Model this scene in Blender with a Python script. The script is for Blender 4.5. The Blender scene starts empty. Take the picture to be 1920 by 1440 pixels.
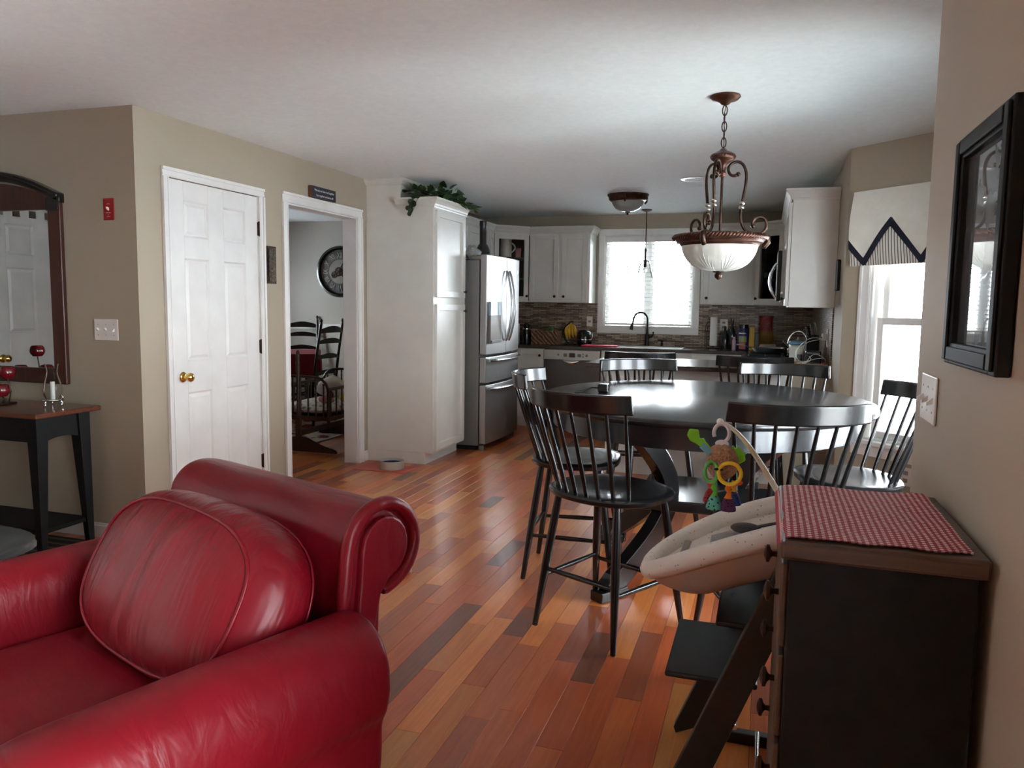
import bpy, bmesh, math, random
from mathutils import Matrix, Vector
random.seed(7)
PI = math.pi
SC = bpy.context.scene
COL = SC.collection
# ---------------------------------------------------------------- camera
FPX, YAW, PITCH, ROLL, CAMH = 1462.54, 0.313623, 0.101875, 0.014051, 1.3938
def _basis():
    cy, sy = math.cos(YAW), math.sin(YAW)
    f = Vector((-sy*math.cos(PITCH), cy*math.cos(PITCH), -math.sin(PITCH)))
    r0 = Vector((cy, sy, 0)); u0 = r0.cross(f)
    r = math.cos(ROLL)*r0 + math.sin(ROLL)*u0
    u = -math.sin(ROLL)*r0 + math.cos(ROLL)*u0
    return r, u, f
CR, CU, CF = _basis()
cam = bpy.data.cameras.new('camera'); cam.sensor_width = 36; cam.lens = 36*FPX/1920
cam.clip_start = 0.02; cam.clip_end = 300
camo = bpy.data.objects.new('camera', cam); COL.objects.link(camo)
M = Matrix((CR, CU, -CF)).transposed().to_4x4(); M.translation = (0, 0, CAMH)
camo.matrix_world = M
SC.camera = camo
# ---------------------------------------------------------------- world: even overcast sky
W = bpy.data.worlds.new('overcast_sky'); SC.world = W; W.use_nodes = True
bg = W.node_tree.nodes['Background']
bg.inputs[0].default_value = (0.88, 0.96, 1.02, 1); bg.inputs[1].default_value = 9.0
SC.view_settings.view_transform = 'Standard'; SC.view_settings.look = 'None'
SC.view_settings.exposure = 1.8; SC.view_settings.gamma = 1; SC.view_settings.use_curve_mapping = False
SC.cycles.use_denoising = True
SC.cycles.max_bounces = 10; SC.cycles.diffuse_bounces = 6; SC.cycles.glossy_bounces = 4
SC.cycles.transparent_max_bounces = 12; SC.cycles.caustics_reflective = False; SC.cycles.caustics_refractive = False
SC.cycles.sample_clamp_indirect = 8
def portal(name, loc, inward, w, h):
    """daylight enters here: a portal guides sky light through a real window opening"""
    l = bpy.data.lights.new(name, 'AREA'); l.shape = 'RECTANGLE'; l.size = w; l.size_y = h
    l.cycles.is_portal = True
    o = bpy.data.objects.new(name, l); COL.objects.link(o); o.location = loc
    o.rotation_euler = Vector(inward).to_track_quat('-Z', 'Z').to_euler()
# ---------------------------------------------------------------- helpers
def srgb(r, g, b):
    f = lambda c: (c/255/12.92) if c <= 10 else ((c/255+0.055)/1.055)**2.4
    return (f(r), f(g), f(b), 1)
class MB:
    def __init__(s, T=None): s.v=[]; s.f=[]; s.mi=[]; s.T=T; s.cm=0
    def add(s, vs, fs):
        b = len(s.v)
        s.v += [tuple(s.T @ Vector(p)) if s.T else tuple(p) for p in vs]
        s.f += [tuple(i+b for i in f) for f in fs]; s.mi += [s.cm]*len(fs); return s
    def hexa(s, p):
        return s.add(p, [(0,3,2,1),(4,5,6,7),(0,1,5,4),(1,2,6,5),(2,3,7,6),(3,0,4,7)])
    def box(s, x0, x1, y0, y1, z0, z1):
        return s.hexa([(x0,y0,z0),(x1,y0,z0),(x1,y1,z0),(x0,y1,z0),(x0,y0,z1),(x1,y0,z1),(x1,y1,z1),(x0,y1,z1)])
    def grid(s, fn, nu, nv, cu=False, cv=False, caps=False):
        vs = [fn(i/(nu if cu else nu-1), j/(nv if cv else nv-1)) for j in range(nv) for i in range(nu)]
        fs = []
        for j in range(nv if cv else nv-1):
            for i in range(nu if cu else nu-1):
                a=j*nu+i; b=j*nu+(i+1)%nu; c=((j+1)%nv)*nu+(i+1)%nu; d=((j+1)%nv)*nu+i
                fs.append((a,b,c,d))
        if caps:
            fs.append(tuple(range(nu))); fs.append(tuple((nv-1)*nu+i for i in range(nu)))
        return s.add(vs, fs)
    def lathe(s, prof, c=(0,0,0), n=24, caps=True, wob=None):
        def fn(u, v):
            i = min(int(round(v*(len(prof)-1))), len(prof)-1); r, z = prof[i]; a = 2*PI*u
            if wob: r = r*wob(a, i)
            return (c[0]+r*math.cos(a), c[1]+r*math.sin(a), c[2]+z)
        return s.grid(fn, n, len(prof), cu=True, caps=caps)
    def tube(s, pts, r, n=8, closed=False, flat=1.0):
        P = [Vector(p) for p in pts]; m = len(P)
        R = r if isinstance(r, (list, tuple)) else [r]*m
        rings = []; up = None
        for i in range(m):
            if closed: t = P[(i+1)%m]-P[i-1]
            else: t = P[min(i+1,m-1)]-P[max(i-1,0)]
            t.normalize()
            if up is None:
                up = Vector((0,0,1)) if abs(t.z) < .9 else Vector((1,0,0))
            x = t.cross(up)
            if x.length < 1e-5: x = t.cross(Vector((0,1,0)))
            x.normalize(); y = x.cross(t).normalized(); up = y
            rings.append([P[i]+R[i]*(math.cos(2*PI*k/n)*x+flat*math.sin(2*PI*k/n)*y) for k in range(n)])
        vs = [tuple(q) for g in rings for q in g]; fs = []
        for j in range(m if closed else m-1):
            for i in range(n):
                a=j*n+i; b=j*n+(i+1)%n; c=((j+1)%m)*n+(i+1)%n; d=((j+1)%m)*n+i
                fs.append((a,b,c,d))
        if not closed: fs += [tuple(range(n)), tuple((m-1)*n+i for i in range(n))]
        return s.add(vs, fs)
    def cyl(s, p, q, r, r2=None, n=16):
        return s.tube([p, q], [r, r if r2 is None else r2], n)
    def prism(s, poly, z0, z1):
        n = len(poly)
        vs = [(x,y,z0) for x,y in poly]+[(x,y,z1) for x,y in poly]
        return s.add(vs, [tuple(range(n)), tuple(range(2*n-1,n-1,-1))]+[(i,(i+1)%n,n+(i+1)%n,n+i) for i in range(n)])
    def ribbon(s, pts, half, thick):
        """flat curved board: list of (centre, side vector, normal vector)"""
        vs = []
        for c, a, b in pts:
            c, a, b = Vector(c), Vector(a)*half, Vector(b)*thick/2
            vs += [tuple(c-a-b), tuple(c+a-b), tuple(c+a+b), tuple(c-a+b)]
        fs = [(0,1,2,3)]; m = len(pts)
        for j in range(m-1):
            for i in range(4): fs.append((j*4+i, j*4+(i+1)%4, j*4+4+(i+1)%4, j*4+4+i))
        fs.append(tuple((m-1)*4+i for i in range(4)))
        return s.add(vs, fs)
    def ball(s, c, r, n=12, m=8, sc=(1,1,1)):
        return s.grid(lambda u,v: (c[0]+sc[0]*r*math.sin(PI*(v*.98+.01))*math.cos(2*PI*u), c[1]+sc[1]*r*math.sin(PI*(v*.98+.01))*math.sin(2*PI*u), c[2]+sc[2]*r*math.cos(PI*(v*.98+.01))), n, m, cu=True, caps=True)
    def mesh(s, name, mats, smooth=None):
        me = bpy.data.meshes.new(name); me.from_pydata(s.v, [], s.f)
        for m in (mats if isinstance(mats, (list, tuple)) else [mats]): me.materials.append(m)
        if any(s.mi): me.polygons.foreach_set('material_index', s.mi)
        bm = bmesh.new(); bm.from_mesh(me); bmesh.ops.recalc_face_normals(bm, faces=bm.faces); bm.to_mesh(me); bm.free()
        if smooth is not None:
            me.polygons.foreach_set('use_smooth', [True]*len(me.polygons)); me.set_sharp_from_angle(angle=math.radians(smooth))
        me.update(); return me
    def build(s, name, mat, parent=None, smooth=None, bevel=0, sub=0, label=None, seg=2, kind=None):
        o = bpy.data.objects.new(name, s.mesh(name, mat, smooth)); COL.objects.link(o)
        if parent: o.parent = parent
        if bevel:
            b = o.modifiers.new('bevel', 'BEVEL'); b.width = bevel; b.segments = seg; b.limit_method = 'ANGLE'; b.angle_limit = math.radians(40)
        if sub:
            b = o.modifiers.new('sub', 'SUBSURF'); b.levels = sub; b.render_levels = sub
        if label: o['label'] = label
        if kind: o['kind'] = kind
        return o
def fr(o, u, n):
    """frame: local (a, b, c) = a along u, b up, c along outward normal n"""
    u = Vector(u).normalized(); n = Vector(n).normalized(); z = u.cross(n)
    z = Vector((0,0,1)) if abs(u.z) < .5 and abs(n.z) < .5 else z
    m = Matrix((u, z, n)).transposed().to_4x4(); m.translation = o; return m
def tag(o, label=None, cat=None, group=None, kind=None):
    if label: o['label'] = label
    if cat: o['category'] = cat
    if group: o['group'] = group
    if kind: o['kind'] = kind
    return o
def thing(name, label, cat, loc=(0,0,0), rz=0, group=None):
    o = bpy.data.objects.new(name, None); COL.objects.link(o); o.empty_display_size = .1
    o.location = loc; o.rotation_euler = (0,0,rz); return tag(o, label, cat, group)
def copy_tree(o, parent=None):
    c = o.copy(); COL.objects.link(c); c.parent = parent
    for ch in o.children: copy_tree(ch, c)
    return c
# ---------------------------------------------------------------- materials
class NT:
    def __init__(s, name):
        s.m = bpy.data.materials.new(name); s.m.use_nodes = True; s.t = s.m.node_tree
        s.b = s.t.nodes['Principled BSDF']; s.o = s.t.nodes['Material Output']
    def n(s, typ, **kw):
        x = s.t.nodes.new(typ)
        for k, v in kw.items(): setattr(x, k, v)
        return x
    def l(s, a, b): s.t.links.new(a, b)
    def coord(s, scale=(1,1,1), kind='Object', rot=(0,0,0)):
        c = s.n('ShaderNodeTexCoord'); mp = s.n('ShaderNodeMapping'); mp.inputs['Scale'].default_value = scale; mp.inputs['Rotation'].default_value = rot
        if kind == 'World':
            g = s.n('ShaderNodeNewGeometry'); s.l(g.outputs['Position'], mp.inputs['Vector'])
        else: s.l(c.outputs[kind], mp.inputs['Vector'])
        return mp.outputs['Vector']
    def noise(s, vec, scale, detail=3, rough=.5, dist=0):
        x = s.n('ShaderNodeTexNoise'); x.inputs['Scale'].default_value = scale; x.inputs['Detail'].default_value = detail; x.inputs['Roughness'].default_value = rough; x.inputs['Distortion'].default_value = dist
        s.l(vec, x.inputs['Vector']); return x.outputs['Fac']
    def ramp(s, fac, stops, interp='LINEAR'):
        x = s.n('ShaderNodeValToRGB'); x.color_ramp.interpolation = interp; e = x.color_ramp.elements
        while len(e) < len(stops): e.new(.5)
        for i, (p, c) in enumerate(stops): e[i].position = p; e[i].color = c if len(c) == 4 else (*c, 1)
        s.l(fac, x.inputs['Fac']); return x.outputs['Color']
    def bump(s, h, strength=.2, dist=.01):
        x = s.n('ShaderNodeBump'); x.inputs['Strength'].default_value = strength; x.inputs['Distance'].default_value = dist
        s.l(h, x.inputs['Height']); s.l(x.outputs['Normal'], s.b.inputs['Normal']); return x
    def math(s, op, a, b=None):
        x = s.n('ShaderNodeMath', operation=op)
        for i, v in enumerate((a, b)):
            if v is None: continue
            if isinstance(v, (int, float)): x.inputs[i].default_value = v
            else: s.l(v, x.inputs[i])
        return x.outputs[0]
    def mix(s, fac, a, b, blend='MIX'):
        x = s.n('ShaderNodeMix', data_type='RGBA', blend_type=blend)
        for sock, v in ((x.inputs[0], fac), (x.inputs[6], a), (x.inputs[7], b)):
            if isinstance(v, (int, float)): sock.default_value = v
            elif isinstance(v, tuple): sock.default_value = v
            else: s.l(v, sock)
        return x.outputs[2]
def pm(name, col, rough=.5, metal=0, coat=0, spec=.5, nscale=0, nstr=.1, ndist=.005, nvar=0, vscale=(1,1,1), trans=0, sss=0, sheen=0):
    """plain procedural material: colour with slight noise variation, optional fine relief"""
    t = NT(name); b = t.b
    b.inputs['Roughness'].default_value = rough; b.inputs['Metallic'].default_value = metal
    b.inputs['Coat Weight'].default_value = coat; b.inputs['Coat Roughness'].default_value = .08; b.inputs['Specular IOR Level'].default_value = spec
    if trans: b.inputs['Transmission Weight'].default_value = trans
    if sheen: b.inputs['Sheen Weight'].default_value = sheen
    v = t.coord(vscale)
    f = t.noise(v, nscale if nscale else 6, 4)
    k = nvar if nvar else .04
    c1 = tuple(max(0, x*(1-k)) for x in col[:3])+(1,); c2 = tuple(min(1, x*(1+k)) for x in col[:3])+(1,)
    t.l(t.ramp(f, [(.3, c1), (.7, c2)]), b.inputs['Base Color'])
    if nscale: t.bump(f, nstr, ndist)
    return t.m
MAT = {}
def wall_mat(name, col):
    t = NT(name); v = t.coord(kind='World')
    f = t.noise(v, 1.3, 2); f2 = t.noise(v, 160, 3)
    c1 = tuple(x*.97 for x in col[:3])+(1,); c2 = tuple(min(1,x*1.03) for x in col[:3])+(1,)
    t.l(t.ramp(f, [(.35, c1), (.65, c2)]), t.b.inputs['Base Color']); t.b.inputs['Roughness'].default_value = .62
    t.bump(f2, .06, .002); return t.m
MAT['wall'] = wall_mat('wall_taupe_paint', srgb(172,160,140))
MAT['wall_bounce'] = wall_mat('wall_bounce_white', srgb(228,227,222))  # white chosen for out-of-view walls so they bounce light to the ceiling
MAT['wall_dr'] = wall_mat('wall_grey_paint', srgb(178,174,164))
t = NT('ceiling_textured'); v = t.coord(kind='World')
f = t.noise(v, 26, 5, .6, .4); f2 = t.noise(v, 90, 3)
t.l(t.ramp(f, [(.3, srgb(233,242,242)), (.7, srgb(241,249,249))]), t.b.inputs['Base Color']); t.b.inputs['Roughness'].default_value = .85
t.bump(t.math('ADD', t.math('GREATER_THAN', f, .52), t.math('MULTIPLY', f2, .6)), .16, .004); MAT['ceiling'] = t.m
MAT['trim'] = pm('white_trim_paint', srgb(232,230,226), .32)
MAT['door'] = pm('white_door_paint', srgb(232,230,226), .38)
MAT['cab'] = pm('cabinet_white_paint', srgb(219,217,209), .36)
MAT['black'] = pm('black_lacquer', (.007,.007,.0075,1), .27, coat=.25, nscale=40, nstr=.04, ndist=.002, nvar=.3)
MAT['blackflat'] = pm('black_satin_paint', (.007,.007,.007,1), .55, spec=.22, nscale=30, nstr=.05, nvar=.3)
MAT['bronze'] = pm('bronze_rubbed', (.045,.022,.014,1), .36, metal=.75, nscale=30, nstr=.1, nvar=.5)
MAT['bronze_red'] = pm('bronze_copper', (.075,.027,.015,1), .38, metal=.6, nscale=24, nstr=.1, nvar=.5)
MAT['brass'] = pm('brass', (.78,.52,.16,1), .16, metal=1)
MAT['chrome'] = pm('chrome', (.8,.8,.8,1), .12, metal=1)
MAT['pewter'] = pm('pewter', (.42,.38,.34,1), .3, metal=1)
MAT['knob'] = pm('dark_knob', (.012,.010,.009,1), .3, metal=.4)
t = NT('stainless_steel'); v = t.coord((60,60,1))
f = t.noise(v, 4, 4); t.l(t.ramp(f, [(.3,(.36,.36,.36)),(.7,(.43,.43,.425))]), t.b.inputs['Base Color']); t.b.inputs['Metallic'].default_value = 1
t.b.inputs['Roughness'].default_value = .43; t.bump(f, .03, .002); MAT['steel'] = t.m
MAT['steel_dark'] = pm('steel_dark', (.11,.107,.104,1), .34, metal=1, nscale=3, nstr=.02, vscale=(60,60,1))
MAT['handle_steel'] = pm('handle_steel', (.46,.46,.46,1), .22, metal=1)
MAT['fridge_side'] = pm('fridge_side_grey', srgb(112,111,106), .5, nscale=220, nstr=.08, ndist=.001)
def wood(name, dark, light, rough=.3, axis=1, coat=.25, world=True, sc=1.0):
    t = NT(name); s = [26*sc,26*sc,26*sc]; s[axis] = 1.6*sc
    v = t.coord(tuple(s), 'World' if world else 'Object')
    oi = t.n('ShaderNodeObjectInfo'); add = t.n('ShaderNodeVectorMath', operation='ADD')
    sc_ = t.n('ShaderNodeVectorMath', operation='SCALE'); sc_.inputs['Scale'].default_value = 37
    cmb = t.n('ShaderNodeCombineXYZ'); t.l(oi.outputs['Random'], cmb.inputs[0]); t.l(oi.outputs['Random'], cmb.inputs[1])
    t.l(cmb.outputs[0], sc_.inputs[0]); t.l(v, add.inputs[0]); t.l(sc_.outputs[0], add.inputs[1])
    f = t.noise(add.outputs[0], 1.5, 5, .62, 1.2)
    hsv = t.n('ShaderNodeHueSaturation')
    val = t.math('ADD', t.math('MULTIPLY', oi.outputs['Random'], .34), .83); t.l(val, hsv.inputs['Value'])
    t.l(t.ramp(f, [(.25, dark), (.5, tuple((a+b)/2 for a,b in zip(dark,light))), (.75, light)]), hsv.inputs['Color'])
    t.l(hsv.outputs['Color'], t.b.inputs['Base Color'])
    t.b.inputs['Roughness'].default_value = rough; t.b.inputs['Coat Weight'].default_value = coat; t.b.inputs['Coat Roughness'].default_value = .12
    t.bump(f, .05, .002); return t.m
FLOORW = [wood('plank_'+n, srgb(*a), srgb(*b), .3, 1, .35) for n, a, b in (
    ('amber', (204,112,50), (226,142,74)), ('cherry', (190,92,46), (214,120,66)), ('russet', (170,78,42), (198,102,58)),
    ('umber', (146,74,46), (174,94,60)), ('honey', (208,128,62), (230,158,88)), ('walnut', (112,64,46), (140,84,60)))]
MAT['glass'] = None
t = NT('window_glass'); t.t.nodes.remove(t.b)
tr = t.n('ShaderNodeBsdfTransparent'); gl = t.n('ShaderNodeBsdfGlossy'); gl.inputs['Roughness'].default_value = .02; lw = t.n('ShaderNodeFresnel'); lw.inputs[0].default_value = 1.45
mx = t.n('ShaderNodeMixShader'); t.l(lw.outputs[0], mx.inputs[0]); t.l(tr.outputs[0], mx.inputs[1]); t.l(gl.outputs[0], mx.inputs[2]); t.l(mx.outputs[0], t.o.inputs[0]); MAT['glass'] = t.m
t = NT('clear_glass'); t.t.nodes.remove(t.b)
tr = t.n('ShaderNodeBsdfTransparent'); tr.inputs[0].default_value = (.93,.95,.94,1); gl = t.n('ShaderNodeBsdfGlossy'); gl.inputs['Roughness'].default_value = .03; lw = t.n('ShaderNodeLayerWeight'); lw.inputs[0].default_value = .18
mx = t.n('ShaderNodeMixShader'); t.l(lw.outputs['Fresnel'], mx.inputs[0]); t.l(tr.outputs[0], mx.inputs[1]); t.l(gl.outputs[0], mx.inputs[2]); t.l(mx.outputs[0], t.o.inputs[0]); MAT['clear'] = t.m
MAT['mirror'] = pm('mirror_silver', (.86,.90,.89,1), .015, metal=1)
# ================================================================ the setting
CH = 2.44
XD, Y0, YB, XN, XF, YE, YK, XC = -3.32, 3.50, 9.10, .41, .48, 2.43, 5.675, 1.28
def struct(name, mb, mat, label=None, **kw):
    o = mb.build(name, mat, **kw); tag(o, label, None, None, 'structure'); return o
def holed(T, L, H, thick, holes, z0=0):
    """wall panel in a frame with rectangular holes (a0,a1,b0,b1)"""
    m = MB(T); A = sorted({0, L, *[h[0] for h in holes], *[h[1] for h in holes]})
    for a, b in zip(A, A[1:]):
        hs = [h for h in holes if h[0] <= a+1e-6 and h[1] >= b-1e-6]
        if not hs: m.box(a, b, z0, H, -thick, 0); continue
        h = hs[0]
        if h[2] > z0+1e-4: m.box(a, b, z0, h[2], -thick, 0)
        if h[3] < H-1e-4: m.box(a, b, h[3], H, -thick, 0)
    return m
S2 = math.sqrt(.5)
T_left = fr((XD, Y0, 0), (0,1,0), (1,0,0))
struct('wall_left', holed(T_left, YB-Y0, CH, .13, [(.248,1.09,-1,2.097),(1.43,2.44,-1,2.10)]), MAT['wall'], 'taupe painted wall with the closet door and dining room opening')
struct('wall_entry', MB().box(-5.5, XD-.13, Y0, Y0+.12, 0, CH), MAT['wall'], 'taupe wall behind the arched mirror and console table')
T_el = fr((-5.5, -3, 0), (0,1,0), (1,0,0))
struct('wall_entry_left', holed(T_el, 6.62, CH, .12, [(4.72,5.60,-1,2.11)]), MAT['wall'])
T_fr = fr((-5.62, -3, 0), (1,0,0), (0,1,0))
struct('wall_front', holed(T_fr, 6.15, CH, .12, []), MAT['wall_bounce'])
struct('wall_light_baffle', MB().box(-3.66,-3.56,-3,1.9,0,CH), MAT['wall_bounce'])  # partition out of view, added to keep light off the entry wall
T_rn = fr((XN, -3, 0), (0,1,0), (-1,0,0)); RW = (2.3, 3.8, .25, 2.0)
struct('wall_right_near', holed(T_rn, YE+3, CH, .12, [RW]), MAT['wall'], 'taupe wall with the framed picture and light switch')
struct('wall_right_far', MB().box(XF, XF+.12, YK, YB, 0, CH), MAT['wall'])
LB = (XC-XF)/S2
T_bf = fr((XF, YK, 0), (S2,-S2,0), (-S2,-S2,0))
struct('wall_bay_far', holed(T_bf, LB, CH, .13, [(.212,.91,.55,2.03)]), MAT['wall'], 'angled taupe bay wall with the valance window')
YC1 = YK-(XC-XF); YC0 = YE+(XC-XN)
T_bc = fr((XC, YC1, 0), (0,-1,0), (-1,0,0)); LC = YC1-YC0
struct('wall_bay_center', holed(T_bc, LC, CH, .13, [(.2,LC-.2,.55,2.03)]), MAT['wall'])
T_bn = fr((XC, YC0, 0), (-S2,-S2,0), (-S2,S2,0)); LN = (XC-XN)/S2
struct('wall_bay_near', holed(T_bn, LN, CH, .13, [(.2,LN-.22,.55,2.03)]), MAT['wall'])
T_b = fr((-3.45, YB, 0), (1,0,0), (0,-1,0))
KW = (-1.827, -.808, 1.147, 2.200)
struct('wall_back', holed(T_b, 4.05, CH, .13, [(KW[0]+3.45, KW[1]+3.45, KW[2], KW[3])]), MAT['wall'], 'taupe kitchen wall behind sink window and cabinets')
struct('wall_dining_back', MB().box(-7.4, -3.45, YB, YB+.13, 0, CH), MAT['wall_dr'], 'grey dining room wall with round clock')
T_dl = fr((-7.2, 4.48, 0), (0,1,0), (1,0,0))
struct('wall_dining_left', holed(T_dl, YB-4.48, CH, .13, [(3.1,3.9,.9,2.0)]), MAT['wall_dr'])
struct('wall_dining_front', MB().box(-7.2, XD-.13, 4.36, 4.48, 0, CH), MAT['wall_dr'])
struct('ceiling', MB().box(-7.5, 1.6, -3.2, 9.4, CH, CH+.15), MAT['ceiling'], 'white textured ceiling')
# outside ground, so that windows do not look into a void
g = struct('ground', MB().box(-60, 60, -60, 70, -1.4, -1.2), pm('snowy_lawn', srgb(236,239,242), .9, nscale=.6, nstr=.3, ndist=.1, nvar=.08))
struct('bounce_slab', MB().box(1.45, 5.5, 0.5, 8.5, -.35, -.25), pm('bounce_slab_grey', srgb(200,197,192), .8, nscale=4, nstr=.2))  # slab added outside the bay to tone the light bounced onto its ceiling
# ---- floor of separate planks
base = struct('floor', MB().box(-7.4, 1.5, -3.12, 9.2, -.2, -.0125), pm('floor_gap_dark', (.02,.010,.006,1), .8), 'glossy mixed red brown hardwood plank floor')
PWID = .0925
planks = []
rr = random.Random(11)
wts = [0,0,0,0,0,1,1,1,1,1,1,2,2,2,2,3,3,4,5]
def wpx(p):
    d = Vector(p)-Vector((0,0,CAMH)); z = d.dot(CF)
    return (960+FPX*d.dot(CR)/z, 720-FPX*d.dot(CU)/z, z) if z > .1 else None
lens = [.32,.46,.6,.78,.98,1.2]
nrow = int((1.45+7.3)/PWID)
for r in range(nrow):
    x = -7.3+r*PWID; y = -3.1-rr.random()*1.1; last = -1
    while y < 9.2:
        L = rr.choice(lens); k = rr.choice(wts)
        if k == last: k = rr.choice(wts)
        last = k
        y1 = min(y+L, 9.2)
        if y1 > -3.1 and y1-y > .05:
            planks.append((x, max(y,-3.1), y1, L, k))
        y += L
def score(p):
    x, a, b, L, k = p; c = (x+PWID/2, (a+b)/2, 0); q = wpx(c)
    if not q or not (-60 < q[0] < 1980 and 560 < q[1] < 1500): return 0
    if x < XD and not (4.9 < c[1] < 9.1): return 0
    if x > XN and c[1] < YE: return 0
    if x > .45 and not 2.4 < c[1] < 5.7: return 0
    if -2.2 < c[0] < -1.1 and c[1] < 2.1: return 0
    if x < -1.0 and c[1] < 1.9: return 0
    if x > .0 and c[1] < 2.0: return 0
    d = Vector(c)-Vector((0,0,CAMH)); return (b-a)*PWID*CAMH/d.length**3
order = sorted(range(len(planks)), key=lambda i: -score(planks[i]))
chosen = set(i for i in order[:298] if score(planks[i]) > 0)
pmesh = {}
rest = MB()
for i, (x, a, b, L, k) in enumerate(planks):
    w = PWID-.0014; full = abs((b-a)-L) < 1e-6
    if i in chosen:
        key = (round(b-a,4), k)
        if key not in pmesh:
            e = .0002; l = (b-a)/2-.0007; h = w/2
            vs = [(-h,-l,-.0125),(h,-l,-.0125),(h,l,-.0125),(-h,l,-.0125),(-h,-l,-e),(h,-l,-e),(h,l,-e),(-h,l,-e),(-h+e,-l+e,0),(h-e,-l+e,0),(h-e,l-e,0),(-h+e,l-e,0)]
            pmesh[key] = MB().add(vs, [(0,3,2,1),(0,1,5,4),(1,2,6,5),(2,3,7,6),(3,0,4,7),(4,5,9,8),(5,6,10,9),(6,7,11,10),(7,4,8,11),(8,9,10,11)]).mesh('plank', FLOORW[k])
        o = bpy.data.objects.new('plank', pmesh[key]); COL.objects.link(o); o.location = (x+PWID/2, (a+b)/2, 0); o.parent = base
    else:
        rest.cm = k; rest.box(x, x+w, a, b-.0014, -.0125, 0)
o = rest.build('plank_field', FLOORW, base); o['kind'] = 'stuff'
# ---- trim
def casing(T, a0, a1, b0, b1, w=.072, sides='LRT'):
    m = MB(T)
    def strip(x0, x1, y0, y1, outer):
        m.box(x0, x1, y0, y1, 0, .013)
        if outer == 'L': m.box(x0, x0+.020, y0, y1, .013, .021); m.box(x1-.016, x1-.006, y0, y1, .013, .017)
        if outer == 'R': m.box(x1-.020, x1, y0, y1, .013, .021); m.box(x0+.006, x0+.016, y0, y1, .013, .017)
        if outer == 'T': m.box(x0, x1, y1-.020, y1, .013, .021); m.box(x0, x1, y0+.006, y0+.016, .013, .017)
        if outer == 'B': m.box(x0, x1, y0, y0+.020, .013, .021); m.box(x0, x1, y1-.016, y1-.006, .013, .017)
    if 'L' in sides: strip(a0-w, a0, b0, b1, 'L')
    if 'R' in sides: strip(a1, a1+w, b0, b1, 'R')
    if 'T' in sides: strip(a0-w, a1+w, b1, b1+w, 'T')
    if 'B' in sides: strip(a0-w, a1+w, b0-w, b0, 'B')
    return m
struct('trim_1', casing(T_left, .248, 1.09, 0, 2.097, .055), MAT['trim'], 'white moulded casing around the closet door', bevel=.003)
m = casing(T_left, 1.43, 2.44, 0, 2.10, .072)
m.box(1.43, 1.442, 0, 2.10, -.13, .0); m.box(2.428, 2.44, 0, 2.10, -.13, .0); m.box(1.442, 2.428, 2.088, 2.10, -.13, 0)
struct('trim_2', m, MAT['trim'], 'white moulded casing of the open dining room doorway', bevel=.003)
def basebd(name, T, a0, a1):
    m = MB(T).box(a0, a1, 0, .075, 0, .013); m.box(a0, a1, .075, .09, 0, .008); struct(name, m, MAT['trim'], bevel=.003)
basebd('baseboard_left', T_left, .0, .19); basebd('baseboard_left', T_left, 1.147, 1.356); basebd('baseboard_left', T_left, 2.514, 2.598)
basebd('baseboard_entry', fr((-5.5,Y0,0),(1,0,0),(0,-1,0)), 0, 2.19)
basebd('baseboard_right', fr((XN,-3,0),(0,1,0),(-1,0,0)), 0, YE+3)
basebd('baseboard_bay', T_bf, 0, LB); basebd('baseboard_bay', T_bc, 0, LC); basebd('baseboard_bay', T_bn, 0, LN)
struct('trim_3', MB().box(-7.2, XD-.13, YB-.018, YB, 1.03, 1.09).box(-7.2, XD-.13, YB-.026, YB, 1.075, 1.10), MAT['trim'], 'white chair rail along the dining room wall')
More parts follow.
